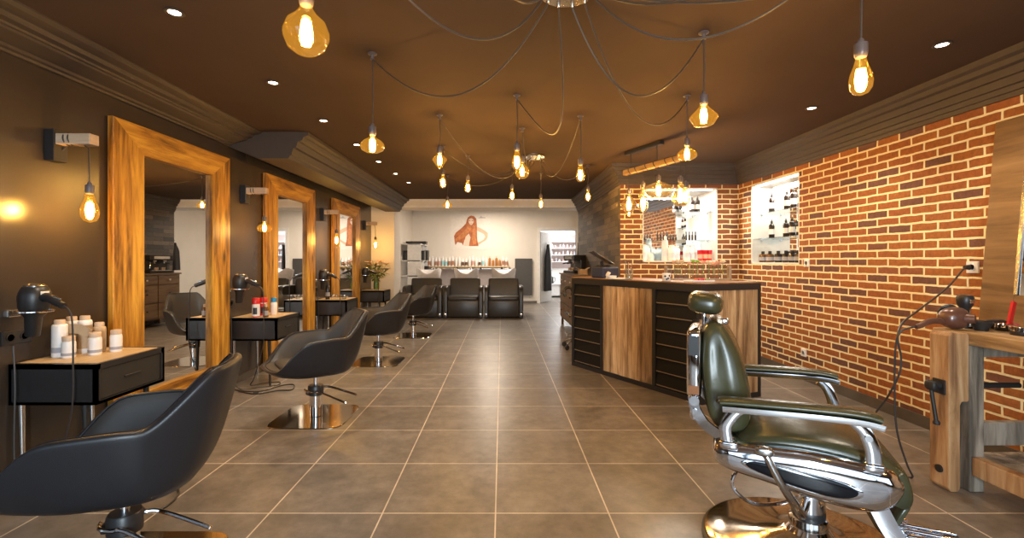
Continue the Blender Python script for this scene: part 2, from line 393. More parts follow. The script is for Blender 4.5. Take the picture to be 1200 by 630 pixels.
# white header and left return in front of the wash area
sbox('wall_back', M['white'], ((XL-.15, YH, 0), (-2.387, YH+.62, 2.93)), ((-2.387, YH, 2.515), (XS+.6, YH+.62, 2.93)), ((XS+.10, YH, 0), (XS+.6, YH+.1, 2.6)))
sbox('wall_wash_left', M['white'], ((-2.95, YH+.62, 0), (-2.8, YW, 2.93)))
sbox('wall_wash_right', M['white'], ((2.75, YH+.1, 0), (2.9, YW, 2.93)))
d0, d1, dz = 1.2, 2.33, 2.28
sbox('wall_wash_back', M['white'], ((-3, YW, 0), (d0, YW+.12, 2.93)), ((d1, YW, 0), (3, YW+.12, 2.93)), ((d0, YW, dz), (d1, YW+.12, 2.93)))
sbox('wall_store_back', M['white_gloss'], ((.6, 17.4, 0), (3.6, 17.5, 2.7)))
sbox('wall_store_left', M['white_gloss'], ((.6, YW+.12, 0), (.7, 17.4, 2.7)))
sbox('wall_store_right', M['white_gloss'], ((3.4, YW+.12, 0), (3.5, 17.4, 2.7)))
sbox('trim_2', M['white_gloss'], ((-2.387, YH-.015, 2.515), (XS+.0, YH, 2.56)), ((-2.387, YH-.02, 2.66), (XS, YH, ZC)))
# shopfront behind the camera
sbox('wall_front', M['darkwall'], ((XL-.15, YF-.2, 0), (-2.6, YF, ZC)), ((3.1, YF-.2, 0), (XR+.3, YF, ZC)), ((-2.6, YF-.2, 2.52), (3.1, YF, ZC)), ((-2.6, YF-.2, 0), (3.1, YF, .35)))
m = MB()
for x in (-2.56, -.72, 1.18, 3.06): m.b2((x-.04, YF-.14, .35), (x+.04, YF-.06, 2.52))
m.b2((-2.6, YF-.14, .35), (3.1, YF-.06, .42)); m.b2((-2.6, YF-.14, 2.45), (3.1, YF-.06, 2.52))
w = struct(m.build('window_1', M['blackmat']))
m = MB(); m.b2((-2.56, YF-.105, .42), (3.06, YF-.095, 2.45)); m.build('pane', M['glass'], w)
sbox('pavement', M['pavement'], ((-9, -12, -.12), (9, -2.1, -.02)))
# niches: white linings, mirrored backs, glass shelves
def niche(tagname, lining, glassback, backing):
    o = struct(lining.build(tagname, M['white_gloss'])); glassback.build('mirror_back', M['mirror'], o); backing.build('light_strip', M['led'], o); return o
t = .018
ND = .26
m = MB(); m.b2((XR+.002, n0, nb), (XR+ND, n0+t, nt_)); m.b2((XR+.002, n1-t, nb), (XR+ND, n1, nt_)); m.b2((XR+.002, n0, nb), (XR+ND, n1, nb+t)); m.b2((XR+.002, n0, nt_-t), (XR+ND, n1, nt_))
g = MB(); g.b2((XR+ND, n0, nb), (XR+ND+.01, n1, nt_)); e = MB(); e.b2((XR+.03, n0+.06, nt_-t-.012), (XR+.06, n1-.06, nt_-t-.001))
niche('trim_3', m, g, e)
FD = .54
m = MB(); m.b2((f0, YB+.002, fb), (f0+t, YB+FD, ft)); m.b2((f1-t, YB+.002, fb), (f1, YB+FD, ft)); m.b2((f0, YB+.002, fb), (f1, YB+FD, fb+t)); m.b2((f0, YB+.002, ft-t), (f1, YB+FD, ft))
g = MB(); g.b2((f0, YB+FD, fb), (f1, YB+FD+.01, ft)); e = MB(); e.b2((f0+.06, YB+.04, ft-t-.012), (f1-.06, YB+.07, ft-t-.001))
niche('trim_4', m, g, e)
add_light('niche_light_side', 'AREA', (XR+.13, (n0+n1)/2, nt_-.04), 20, (1,.93,.82), shape='RECTANGLE', size=.1, size_y=.9)
add_light('niche_light_end', 'AREA', ((f0+f1)/2, YB+.22, ft-.04), 34, (1,.95,.88), shape='RECTANGLE', size=.9, size_y=.2)
# cornices
def prof_run(name, pts, prof, mat):
    """pts: wall line in plan (x,y); prof: (out, z); out is to the left of the run"""
    rs = []
    P = [Vector((x, y)) for x, y in pts]
    for i, p in enumerate(P):
        a = (P[i]-P[i-1]).normalized() if i > 0 else (P[1]-P[0]).normalized()
        b_ = (P[i+1]-P[i]).normalized() if i < len(P)-1 else a
        na = Vector((-a.y, a.x)); nb_ = Vector((-b_.y, b_.x)); n = (na+nb_); n = n/(n.length_squared/2) if n.length > .01 else na
        rs.append([(p.x+n.x*o, p.y+n.y*o, z) for o, z in prof])
    m = MB(); m.rings(rs); return struct(m.build(name, mat))
# moulding with reeded steps; out to the left when walking toward the camera on the left wall
left_prof = [(0,2.548),(.03,2.548),(.035,2.562),(.06,2.566),(.07,2.58),(.09,2.583),(.19,2.607),(.20,2.618),(.215,2.62),(.22,2.632),(.265,2.636),(.27,2.664),(.30,2.668),(.335,2.676),(.36,2.69),(.36,2.702),(0,2.702)]
prof_run('trim_5', [(XL, 4.92), (XL, YF)], left_prof, M['cornice'])
right_prof = [(0,2.42),(.02,2.42),(.024,2.452),(.036,2.455),(.04,2.49),(.055,2.495),(.06,2.545),(.08,2.55),(.085,2.60),(.115,2.61),(.12,2.645),(.15,2.66),(.155,2.702),(0,2.702)]
prof_run('trim_6', [(XR, YF), (XR, YB), (XS, YB), (XS, YH)], right_prof, M['cornice'])
# bulkhead along the far left side
bk = [(0,2.548),(.32,2.42),(.64,2.42),(.655,2.455),(.672,2.46),(.69,2.53),(.72,2.54),(.74,2.60),(.785,2.61),(.80,2.65),(.85,2.665),(.85,2.702),(0,2.702)]
prof_run('trim_7', [(XL, YH), (XL, 4.9)], bk, M['cornice'])
# baseboards
sbox('baseboard_left', M['plinth'], ((XL, YF, 0), (XL+.012, YH, .075)))
sbox('baseboard_right', M['plinth'], ((XR-.012, YF, 0), (XR, YB, .095)), ((XS, YB-.012, 0), (XR, YB, .095)))
sbox('baseboard_back', M['plinth'], ((XL, YH-.012, 0), (-2.387, YH, .075)), ((-2.8, YW-.012, 0), (1.1, YW, .075)))
# doorway to the storeroom
m = MB()
for x0, x1 in ((d0-.09, d0), (d1, d1+.09)): m.b2((x0, YW-.03, 0), (x1, YW+.13, dz+.09))
m.b2((d0, YW-.03, dz), (d1, YW+.13, dz+.09))
dr = struct(m.build('door_1', M['white_gloss']))
m = MB(); m.box((0.42, 0, 1.13), (.84, .04, 2.22)); lf = m.build('door_leaf', M['white_gloss'], dr); lf.location = (d0+.02, YW+.14, 0); lf.rotation_euler = (0,0,math.radians(60))
m = MB(); m.cyl((.77,-.02,1.02), (.77,-.07,1.02), .011); m.cyl((.77,-.07,1.02), (.66,-.07,1.02), .009); h = m.build('door_handle', M['steel'], lf, smooth=True)
# recessed spotlights
def downlight(x, y, lab):
    t_ = thing('ceiling_spotlight', lab, 'spotlight', (x, y, ZC), 0, 'recessed ceiling spotlights')
    m = MB(); m.lathe([(.030,-.001),(.048,-.002),(.050,-.006),(.046,-.010),(.034,-.008),(.030,-.004)], n=24, cap=False); m.build('ring', M['cornice'], t_, smooth=True)
    m = MB(); m.lathe([(.033,-.003),(.033,-.0055)], n=24); m.build('lamp', M['lamp_disc'], t_)
    add_light('spot_beam', 'SPOT', (x, y, ZC-.02), SPOT_W, SPOTC, .03, spot_size=math.radians(115), spot_blend=.7)
dl = [(-1.79,2.53),(-1.745,3.53),(-1.73,4.49),(-1.70,5.42),(-1.69,6.35),(-1.66,7.23),(-1.62,8.05)]
for i, (x, y) in enumerate(dl): downlight(x, y, 'small round ceiling spotlight, %s of the left row counted from the front' % ORD[i])
downlight(2.77, 2.91, 'small round ceiling spotlight near the brick wall at upper right, closest to the camera')
downlight(2.76, 4.12, 'small round ceiling spotlight by the brick wall, between front pendant and reception counter')
# ================================================================== hanging lamps
K = 1.18
BULBS = {
 'globe': ([(.014,0),(.018,-.012),(.03,-.03),(.052,-.05),(.062,-.078),(.062,-.092),(.050,-.122),(.028,-.138),(.002,-.142)], -.082),
 'pear':  ([(.014,0),(.017,-.014),(.022,-.034),(.032,-.062),(.036,-.088),(.033,-.110),(.022,-.128),(.002,-.136)], -.078),
 'oblate':([(.014,0),(.020,-.018),(.046,-.032),(.064,-.052),(.067,-.068),(.058,-.086),(.034,-.098),(.002,-.101)], -.060),
 'diamond':([(.016,0),(.024,-.016),(.066,-.060),(.069,-.070),(.048,-.102),(.030,-.110),(.002,-.111)], -.060),
 'spear': ([(.015,0),(.024,-.014),(.056,-.044),(.057,-.054),(.022,-.106),(.002,-.126)], -.056),
 'tall':  ([(.015,0),(.020,-.02),(.036,-.05),(.040,-.075),(.034,-.10),(.030,-.115),(.040,-.14),(.046,-.17),(.040,-.20),(.022,-.222),(.002,-.228)], -.14),
 'big':   ([(.016,0),(.022,-.012),(.05,-.022),(.10,-.045),(.122,-.075),(.122,-.090),(.10,-.125),(.06,-.150),(.05,-.156),(.05,-.160),(.002,-.162)], -.085),
 'drop':  ([(.015,0),(.020,-.02),(.034,-.055),(.062,-.10),(.072,-.135),(.066,-.165),(.040,-.190),(.002,-.198)], -.125),
 'star':  ([(.015,0),(.020,-.02),(.05,-.06),(.078,-.105),(.080,-.118),(.052,-.15),(.024,-.19),(.012,-.215),(.002,-.22)], -.11),
}
def bulb(parent, at, kind, glass, power, k=K, fil=1.0):
    """socket, bulb and filament hanging with the socket top at `at`"""
    x, y, z = at
    m = MB(); m.lathe([(.006,.0),(.010,-.004),(.013,-.016),(.0235,-.020),(.0245,-.024),(.0245,-.060),(.022,-.074),(.018,-.078)], at, 18); m.build('lamp_socket', M['socket'], parent, smooth=True)
    prof, fc = BULBS[kind]; zz = z-.074
    m = MB(); m.lathe([(r*k, h*k) for r, h in prof], (x, y, zz), 24, cap=False); bo = m.build('bulb', glass, parent, smooth=True, angle=28 if kind in ('diamond','spear','star') else 60)
    m = MB(); h = .030*k*fil; r = .012*k*fil
    for i in range(6):
        a = i*PI/3; px, py = x+math.cos(a)*r, y+math.sin(a)*r
        m.tube([(px*.6+x*.4, py*.6+y*.4, zz+fc*k+h), (px, py, zz+fc*k), (px*.6+x*.4, py*.6+y*.4, zz+fc*k-h)], .0062*k, 8)
    m.build('filament', M['filament'], bo, smooth=True)
    add_light('bulb_light', 'POINT', (x, y, zz+fc*k), power, WARM, .022)
def spider_lamp(lab, hub, hook, zbulb, kind, sag, group, swing=(0,0), glass='amber'):
    """one lamp on a cable that droops from the shared canopy to its own ceiling hook"""
    hx, hy = hook
    t_ = thing('pendant_lamp', lab, 'pendant lamp', (hx, hy, ZC), 0, group)
    prof, fc = BULBS[kind]; top = zbulb - fc*K + .074 - ZC
    m = MB(); m.lathe([(.030,0),(.030,-.006),(.012,-.012),(.010,-.03),(.014,-.034),(.014,-.042),(.004,-.044)], n=16); m.build('ceiling_hook', M['socket'], t_, smooth=True)
    a = Vector((hub[0]-hx, hub[1]-hy, hub[2]-ZC)); b_ = Vector((0,0,-.036)); sw = Vector((swing[0], swing[1], 0))
    pts = []
    for i in range(29):
        u = i/28; p = a.lerp(b_, u) + sw*(4*u*(1-u)); p.z -= sag*4*u*(1-u)*(1-.35*(u-.5)); pts.append(p)
    m = MB(); m.tube(pts, .0052, 7); m.tube([(0,.0,-.036),(.004,0,(top-.036)/2),(0,0,top)], .0048, 7); m.build('cable', M['cable_b'], t_, smooth=True)
    bulb(t_, (0,0,top), kind, M[glass], PENDANT_W, K, 1.1)
    # lights are linked unparented at local coordinates: move them to the lamp
    L_ = [o for o in COL.objects if o.type == 'LIGHT'][-1]; L_.location = (hx, hy, zbulb)
    return t_
def canopy(x, y, lab, n):  # flat round plate with a grip for every cable
    t_ = thing('ceiling_canopy', lab, 'lamp canopy', (x, y, ZC), 0, 'ceiling canopies of the spider lamps')
    m = MB(); m.lathe([(.15,0),(.15,-.022),(.143,-.030),(.02,-.032)], n=36); m.build('canopy_plate', M['steel'], t_, smooth=True)
    for i in range(n):
        a = 2*PI*i/n; c = (math.cos(a)*.115, math.sin(a)*.115, -.03)
        m = MB(); m.lathe([(.011,0),(.011,-.014),(.006,-.022)], c, 10); m.build('cable_grip', M['steel'], t_, smooth=True)
H1 = (.33, 2.29); H2 = (.41, 6.0)
canopy(*H1, 'round brass-toned ceiling canopy of the front spider lamp at the top edge of the photo', 10)
canopy(*H2, 'small round ceiling canopy of the rear spider lamp, between hanging bulbs mid-ceiling', 10)
def grip(h, i): a = 2*PI*i/10; return (h[0]+math.cos(a)*.115, h[1]+math.sin(a)*.115, ZC-.05)
g1 = 'bulbs of the front spider lamp'; g2 = 'bulbs of the rear spider lamp'
spider_lamp('big round amber bulb hanging at the top left near the first mirror, largest in view', grip(H1,5), (-.655,1.55), 2.10, 'globe', .36, g1)
spider_lamp('flattened oval amber bulb on a long cable at left, beside the row of ceiling spots', grip(H1,4), (-.85,3.04), 2.095, 'oblate', .36, g1)
spider_lamp('diamond-shaped amber bulb at right, above and right of the wooden beam pendant', grip(H1,2), (1.205,2.76), 2.20, 'diamond', .40, g1)
spider_lamp('teardrop amber bulb hanging alone at far right against the dark ceiling', grip(H1,0), (1.475,1.9), 2.085, 'pear', .30, g1)
spider_lamp('flattened oval amber bulb in front of the right end of the wooden beam pendant', grip(H1,1), (1.53,3.82), 2.215, 'oblate', .40, g1)
spider_lamp('tall teardrop amber bulb near the ceiling centre, just left of a round one', grip(H1,3), (.125,3.80), 2.15, 'pear', .44, g1, swing=(.16,.10))
spider_lamp('amber bulb hung above the camera, only its cable seen at the top right edge', grip(H1,9), (1.35,1.05), 2.1, 'pear', .30, g1)
spider_lamp('amber bulb hung above the camera, only its cable seen at the top left edge', grip(H1,6), (-.35,1.0), 2.1, 'globe', .30, g1)
spider_lamp('amber bulb hung behind the camera, its cable looping across the top right of the ceiling', grip(H1,8), (2.2,.9), 2.1, 'oblate', .34, g1)
spider_lamp('pointed spearhead-shaped amber bulb above the row of washbasin chairs at left', grip(H2,4), (-.58,4.32), 2.275, 'spear', .36, g2)
spider_lamp('round amber bulb half behind the tall teardrop bulb at ceiling centre', grip(H2,3), (.21,4.75), 2.25, 'globe', .20, g2)
spider_lamp('tall teardrop amber bulb hanging alone above the coffee machine and doorway', grip(H2,1), (.74,4.35), 2.145, 'pear', .34, g2)
spider_lamp('small teardrop amber bulb close below the pointed spearhead bulb', grip(H2,5), (-.70,5.5), 2.265, 'pear', .24, g2)
spider_lamp('small teardrop amber bulb above the right side of the red-haired woman poster', grip(H2,6), (-.44,6.0), 2.285, 'pear', .22, g2)
spider_lamp('small teardrop amber bulb touching the white header, left of the lowest centre bulb', grip(H2,8), (.146,6.6), 2.265, 'pear', .14, g2)
spider_lamp('small teardrop amber bulb hanging just below the white header toward the doorway', grip(H2,9), (.61,7.2), 2.215, 'pear', .16, g2)
spider_lamp('small teardrop amber bulb beside the dark stone wall at the end of the header', grip(H2,0), (1.23,6.6), 2.25, 'pear', .22, g2)
spider_lamp('squat oval amber bulb in front of the white header, above the poster at left', grip(H2,7), (-.87,7.4), 2.225, 'oblate', .24, g2)

# wooden beam pendant over the reception counter
bx0, by0, bx1, by1 = 1.554, 5.85, 1.972, 4.90
rz = math.atan2(by1-by0, bx1-bx0); blen = math.hypot(bx1-bx0, by1-by0)
bc = Vector(((bx0+bx1)/2, (by0+by1)/2, ZC))
t_ = thing('beam_pendant', 'wooden beam pendant hanging over the reception counter with five clustered glass bulbs', 'pendant lamp', bc, rz)
m = MB(); m.box((-.17,0,-.02), (.62,.07,.04), bev=.004); m.build('ceiling_plate', M['blackmat'], t_)
m = MB(); m.box((0,0,-.255), (blen,.062,.062), bev=.006); m.build('beam', M['beam'], t_)
m = MB()
for x in (-.40,.06): m.cyl((x,0,-.04), (x,0,-.225), .0045)
m.build('hanging_rod', M['blackmat'], t_)
m = MB()
for x in (-.40,-.28,-.10,.04,.22,.34): 
    m.tube([Vector((x+.012*math.sin(a*2)+.01*(a/6.3), math.cos(a)*.042, -.255+math.sin(a)*.042)) for a in [k*2*PI/16 for k in range(17)]], .0045, 6)
cw = m.build('wound_cable', M['cable'], t_)
def beam_bulb(px, py_socket, frac, kind, glass):
    # frac along the beam from its far (left) end
    x = -blen/2 + frac*blen
    wx, wy = bx0+(bx1-bx0)*frac, by0+(by1-by0)*frac
    ztop = EYE-(py_socket-8-305)*wy/FPX - ZC
    m = MB(); m.tube([(x,0,-.286),(x,0,ztop)], .0045, 7); c = m.build('drop_cable', M['cable'], t_)
    bulb(c, (x,0,ztop), kind, M[glass], 5.5, 1.32, 1.35)
    l = [o for o in COL.objects if o.type == 'LIGHT'][-1]; l.location = (wx, wy, ZC+ztop-.074+BULBS[kind][1])
beam_bulb(738, 228, .08, 'star', 'smoke')
beam_bulb(755, 220, .33, 'tall', 'smoke')
beam_bulb(776, 212, .58, 'big', 'smoke')
beam_bulb(801, 213, .90, 'drop', 'smoke')
beam_bulb(808, 219, .97, 'pear', 'smoke')

# wall lamps on wooden brackets between the mirrors
def wall_lamp(y, lab, kind='pear', size=1.38):
    t_ = thing('wall_lamp', lab, 'wall lamp', (XL, y, 2.08), 0, 'wooden bracket wall lamps on the left wall')
    m = MB(); m.box((.033,0,-.005), (.062,.095,.20), bev=.003); m.build('wall_block', M['black'], t_)
    m = MB(); m.box((.17,0,.035), (.22,.072,.068), bev=.004); m.build('arm', M['arm_wood'], t_)
    m = MB()
    pts = []
    for k in range(41):
        a = k/40*4*PI; pts.append(Vector((.10+.06*k/40, math.cos(a)*.042, .035+math.sin(a)*.040)))
    pts = [Vector((.065,.01,-.03))] + pts + [Vector((.22,.0,-.004)), Vector((.245,0,-.02)), Vector((.25,0,-.235))]
    m.tube(pts, .0042, 7); m.build('cable', M['cable_b'], t_, smooth=True)
    bulb(t_, (.25,0,-.235), kind, M['amber'], 5.6, size)
    l = [o for o in COL.objects if o.type == 'LIGHT'][-1]; l.location = (XL+.25, y, 2.08-.235-.074-.107)
wall_lamp(2.975, 'wooden bracket wall lamp left of the first mirror, nearest the camera')
wall_lamp(5.166, 'wooden bracket wall lamp between the first and second mirrors', 'oblate', 1.15)
wall_lamp(7.42, 'wooden bracket wall lamp between the second and third mirrors')
wall_lamp(9.70, 'wooden bracket wall lamp against the cream wall above the flower vase')
# ================================================================== left wall: mirrors, tables, dryers
def wall_mirror(y0, lab):
    wd, ht, f, th = 1.435, 2.40, .29, .045
    t_ = thing('framed_mirror', lab, 'mirror', (XL, y0, 0), math.radians(-.5), 'tall wooden framed mirrors on the left wall')
    def wob(pts):  # rough hand-hewn edges
        return pts
    m = MB(); x0 = .012; x1 = x0+th
    def member(poly, mi):
        m.mi = mi
        n = len(poly)
        m.rings([[(x0, a, b) for a, b in poly], [(x1-.006, a, b) for a, b in poly], [(x1, a*.994+.004, b*.998+.003) for a, b in poly]])
    member([(0,0),(f,f),(f,ht-f*.78),(0,ht)], 0)
    member([(wd,0),(wd,ht),(wd-f,ht-f*.78),(wd-f,f)], 0)
    member([(0,ht),(f,ht-f*.78),(wd-f,ht-f*.78),(wd,ht)], 1)
    member([(0,0),(wd,0),(wd-f,f),(f,f)], 1)
    fr = m.build('frame', [M['frame_z'], M['frame_y']], t_, bevel=.006)
    m = MB(); m.b2((.004, f-.02, f-.02), (.022, wd-f+.02, ht-f*.78+.02)); m.build('mirror_glass', M['mirror'], t_)
    return t_
wall_mirror(3.387, 'tall orange wood framed mirror nearest the camera on the left wall')
wall_mirror(5.59, 'second tall orange wood framed mirror, behind the red spray cans')
wall_mirror(7.83, 'third and farthest tall orange wood framed mirror on the left wall')

TZ = .73
def work_table(y0, lab):
    t_ = thing('work_table', lab, 'work table', (XL+.004, y0, 0), 0, 'black wall work tables with wooden tops')
    w, d, zb = .515, .55, .49
    m = MB(); m.b2((0,0,zb), (w,.018,TZ)); m.b2((0,d-.018,zb), (w,d,TZ)); m.b2((0,0,zb), (w,d,zb+.018)); m.b2((0,0,zb),(.018,d,TZ))
    m.b2((0,0,TZ-.03),(w,.03,TZ)); m.b2((0,d-.03,TZ-.03),(w,d,TZ)); m.b2((w-.022,0,TZ-.035),(w,d,TZ)); m.b2((w-.022,0,zb),(w,.03,TZ)); m.b2((w-.022,d-.03,zb),(w,d,TZ)); m.b2((w-.022,0,zb),(w,d,zb+.022))
    m.build('body', M['black'], t_)
    m = MB(); m.b2((.02,.03,TZ-.02), (w-.022,d-.03,TZ+.002)); m.build('table_top', M['top_y'], t_)
    m = MB(); m.b2((w-.016,.034,zb+.026), (w-.007,d-.034,TZ-.04)); dr = m.build('drawer', M['blackmat'], t_)
    m = MB(); m.box((w-.004, d/2, zb+.12), (.012,.13,.010), bev=.003); m.build('drawer_handle', M['black'], dr)
    for i, (x, y) in enumerate(((.035,.04),(.035,d-.04),(w-.10,.04),(w-.10,d-.04))):
        m = MB(); m.cyl((x,y,zb), (x+.01,y,0), .018, .010, 12); m.build('leg', M['steel'] if x < .1 else M['blackmat'], t_, smooth=True)
    return t_
work_table(2.715, 'black work table with white product bottles, nearest the camera')
work_table(4.894, 'black work table carrying red spray cans, between first and second mirrors')
work_table(7.10, 'black work table with small glass jars, between second and third mirrors')
work_table(9.34, 'black work table under the flower vase at the far left corner')

def hair_dryer(y, lab, hang=True):
    t_ = thing('hair_dryer', lab, 'hair dryer', (XL+.15, y, 1.065), 0, 'black hair dryers on wall holders')
    # barrel hangs nozzle down, handle points into the room
    m = MB(); m.lathe([(.030,-.17),(.034,-.165),(.040,-.06),(.058,-.035),(.070,.0),(.075,.05),(.072,.085),(.058,.118),(.045,.128),(.020,.132)], (0,0,0), 24, axis=(.06,0,1)); m.build('barrel', M['black'], t_, smooth=True)
    m = MB(); m.lathe([(.052,.120),(.053,.130),(.042,.138),(.01,.140)], (0,0,0), 20, axis=(.06,0,1)); m.build('rear_grille', M['steel'], t_, smooth=True)
    pts = spline([(.05,-.01,.055),(.10,-.02,.060),(.16,-.035,.035),(.215,-.045,.012)], 6)
    m = MB(); m.tube(pts, .024, 14, [1.15-.35*i/(len(pts)-1) for i in range(len(pts))]); h = m.build('handle', M['black'], t_, smooth=True)
    m = MB(); m.box((.17,-.036,.058), (.05,.010,.012), (0,.35,0), .004); m.build('switch', M['steel'], h)
    m = MB(); m.box((.075,-.012,.085),(.005,.05,.02),None,.002); m.build('badge', M['white_plastic'], t_)
    pts = spline([(.21,-.044,.014),(.25,-.05,-.01),(.27,-.05,-.08),(.275,-.05,-.30),(.27,-.055,-.60),(.18,-.05,-.93),(.10,.02,-1.04),(.16,.16,-1.058),(.30,.22,-1.058),(.35,.10,-1.058),(.2,.0,-1.058),(.03,-.06,-1.055),(-.05,-.06,-.90),(-.06,-.05,-.45),(-.075,-.045,-.22)], 8)
    m = MB(); m.tube(pts, .0048, 7); m.build('power_cord', M['cable'], t_, smooth=True)
    return t_
def dryer_holder(y, lab):
    t_ = thing('dryer_holder', lab, 'wall holder', (XL, y, 1.03), 0, 'chrome hair dryer wall holders')
    m = MB(); m.box((.02,0,.0), (.035,.075,.045), bev=.006); m.build('bracket', M['steel'], t_)
    m = MB(); m.tube([(.036,0,.012)]+[Vector((.15-.085*math.cos(a), .085*math.sin(a), .012)) for a in [k*2*PI/32 for k in range(33)]], .006, 8); m.build('ring', M['chrome'], t_, smooth=True)
def wall_outlet(y, z, lab, n=2, mat='black'):
    t_ = thing('wall_outlet', lab, 'wall outlet', (XL, y, z), 0, 'black wall outlets under the hair dryers')
    m = MB(); m.box((.006,0,0), (.012,.085*n,.085), bev=.004); m.build('cover_plate', M[mat], t_)
    for i in range(n):
        m = MB(); m.lathe([(.026,0),(.026,.004),(.021,.004),(.019,-.006),(.004,-.007)], (.012, (i-(n-1)/2)*.08, 0), 20, axis=(1,0,0)); m.build('socket_well', M['blackmat'], t_, smooth=True)
hd = [(2.72,'nearest the camera'),(4.86,'between the first two mirrors'),(7.135,'between second and third mirrors'),(9.33,'farthest away, by the flower vase')]
for y, w_ in hd:
    hair_dryer(y, 'black hair dryer hung on the wall ' + w_)
    dryer_holder(y, 'chrome ring holder fixed to the wall ' + w_)
    wall_outlet(y+.04, .885, 'dark double wall outlet below the hair dryer ' + w_)

# bottles
def bottle(name, lab, cat, loc, prof, body, cap=None, capprof=None, label=None, lr=None, group=None, n=18, capname='cap', smooth=50):
    t_ = thing(name, lab, cat, loc, 0, group)
    m = MB(); m.lathe(prof, n=n); m.build('body', body, t_, smooth=True, angle=smooth)
    if cap: m = MB(); m.lathe(capprof, n=n); m.build(capname, cap, t_, smooth=True)
    if label: m = MB(); m.lathe(lr, n=n, cap=False); m.build('label', label, t_, smooth=True)
    return t_
def P_bottle(r, h, sh=.12):  # shouldered body up to height h
    return [(r*.9,0),(r,.006),(r,h*(1-sh)),(r*.75,h*.97),(r*.5,h)]
def P_cap(r, z0, z1): return [(r,z0),(r,z1-.004),(r*.9,z1)]
tz = TZ+.002
wb = 'white bottles on the first work table'
spec = [(-2.80,2.93,.040,.205,1,'tall white bottle with a grey printed ruler scale, left front of its group'),
        (-2.715,2.90,.036,.105,1,'short white jar with cream lid at the front, nearest the dryer cord'),
        (-2.63,2.99,.036,.115,1,'short white jar with cream lid, second from the right end of the bottles'),
        (-2.585,3.10,.034,.115,1,'short white jar with cream lid at the right end of the bottle group'),
        (-2.845,3.06,.038,.21,0,'cream capped white bottle at the back left of the bottle group'),
        (-2.757,3.06,.038,.215,0,'cream capped white bottle at the back middle of the bottle group'),
        (-2.675,3.075,.036,.17,0,'cream bottle half hidden behind the short jars')]
for x, y, r, h, k, lab in spec:
    bottle('product_bottle', lab, 'bottle', (x, y, tz), [(r*.94,0),(r,.008),(r,h-.016),(r*.92,h-.003),(r*.8,h)], M['white_plastic'] if (k or h > .2) else M['kraft'],
           M['cream'], P_cap(r*(.72 if h > .15 else .92), h, h+(.028 if h > .15 else .03)), M['label_grey'] if k else M['kraft'],
           [(r+.0006,h*.14),(r+.0006,h*(.30 if k else .85))], wb)
m = thing('paper_bow', 'beige paper ribbon tied round the rear bottles on the first work table', 'ribbon', (-2.77, 2.985, tz+.135))
q = MB(); q.sweep(spline([(-.10,.0,.01),(-.05,-.012,.03),(0,-.014,.035),(.06,-.012,.03),(.11,.0,.0)],5), [(-.003,-.03),(.003,-.03),(.003,.03),(-.003,.03)]); q.build('ribbon_band', M['kraft'], m)
q = MB(); q.sweep(spline([(.10,.002,.0),(.125,-.002,-.03),(.13,0,-.055)],4), [(-.002,-.014),(.002,-.014),(.002,.014),(-.002,.014)]); q.sweep(spline([(-.10,.002,.0),(-.12,-.002,-.03),(-.125,0,-.055)],4), [(-.002,-.014),(.002,-.014),(.002,.014),(-.002,.014)]); q.build('ribbon_tail', M['kraft'], m)
# second table: two red cans and a white bottle with a blue cap
def can(loc, lab, tall=.19, body='red', r=.036):
    t_ = thing('spray_can', lab, 'spray can', loc, 0, 'red spray cans on the second work table')
    m = MB(); m.lathe([(r*.95,0),(r,.006),(r,tall*.72),(r*.96,tall*.74)], n=20); m.build('body', M[body], t_, smooth=True)
    m = MB(); m.lathe([(r*1.0,tall*.72),(r*1.02,tall*.75),(r*1.02,tall*.97),(r*.9,tall)], n=20); m.build('cap', M['red'], t_, smooth=True)
    m = MB(); m.lathe([(r+.0008,tall*.05),(r+.0008,tall*.68)], n=20, cap=False); lb = m.build('label', M['white_plastic'] if body == 'red' else M['red'], t_, smooth=True)
    m = MB(); m.sweep([( math.cos(a)*(r+.0018), math.sin(a)*(r+.0018), tall*.33) for a in [-1.9+.12*k for k in range(10)]], [(-.0006,-tall*.17),(.0006,-tall*.17),(.0006,tall*.17),(-.0006,tall*.17)]); m.build('label_panel', M['black'], lb)
    return t_
can((G(300,365,4.98).x, 4.98, tz), 'red capped spray can with white label and black panel, left one on the second table', .205, 'red', .038)
can((G(309,362,5.06).x, 5.06, tz), 'dark red patterned spray can behind and right of the white labelled one', .205, 'white', .036)
bottle('product_bottle', 'translucent white bottle with a bright blue cap, right of the red cans', 'bottle', (G(321,361,5.20).x, 5.20, tz), P_bottle(.034,.145,.1), M['white_plastic'], M['blue'], P_cap(.030,.145,.19), None, None)
bottle('perfume_bottle', 'small dark patterned bottle in front of the second red spray can', 'bottle', (G(311.5,364,4.97).x, 4.97, tz), P_bottle(.028,.11,.2), M['brown_bottle'], M['cream'], P_cap(.014,.11,.14), M['label_grey'], [(.0286,.02),(.0286,.07)])
# third table: dark bottle, four jars and a bowl
bottle('product_bottle', 'slim black bottle standing at the back of the third work table', 'bottle', (G(384,346,7.25).x, 7.25, tz), P_bottle(.034,.22,.12), M['dark_bottle'], M['black'], P_cap(.018,.22,.26), M['label_grey'], [(.0347,.05),(.0347,.11)])
for i, px in enumerate((390,394.5,399,403.5)):
    t_ = thing('glass_jar', 'small clear glass jar, %s from the left in the row on the third table' % ORD[i], 'jar', (G(px,348,7.2).x, 7.2, tz), 0, 'glass jars on the third work table')
    m = MB(); m.lathe([(.022,0),(.024,.004),(.024,.05),(.020,.056)], n=14); m.build('jar_body', M['glass'], t_, smooth=True)
    m = MB(); m.lathe([(.024,.052),(.024,.068),(.020,.072)], n=14); m.build('lid', M['steel'], t_, smooth=True)
t_ = thing('glass_bowl', 'small glass bowl at the right front of the third work table', 'bowl', (G(405.5,346,7.32).x-.03, 7.32, tz))
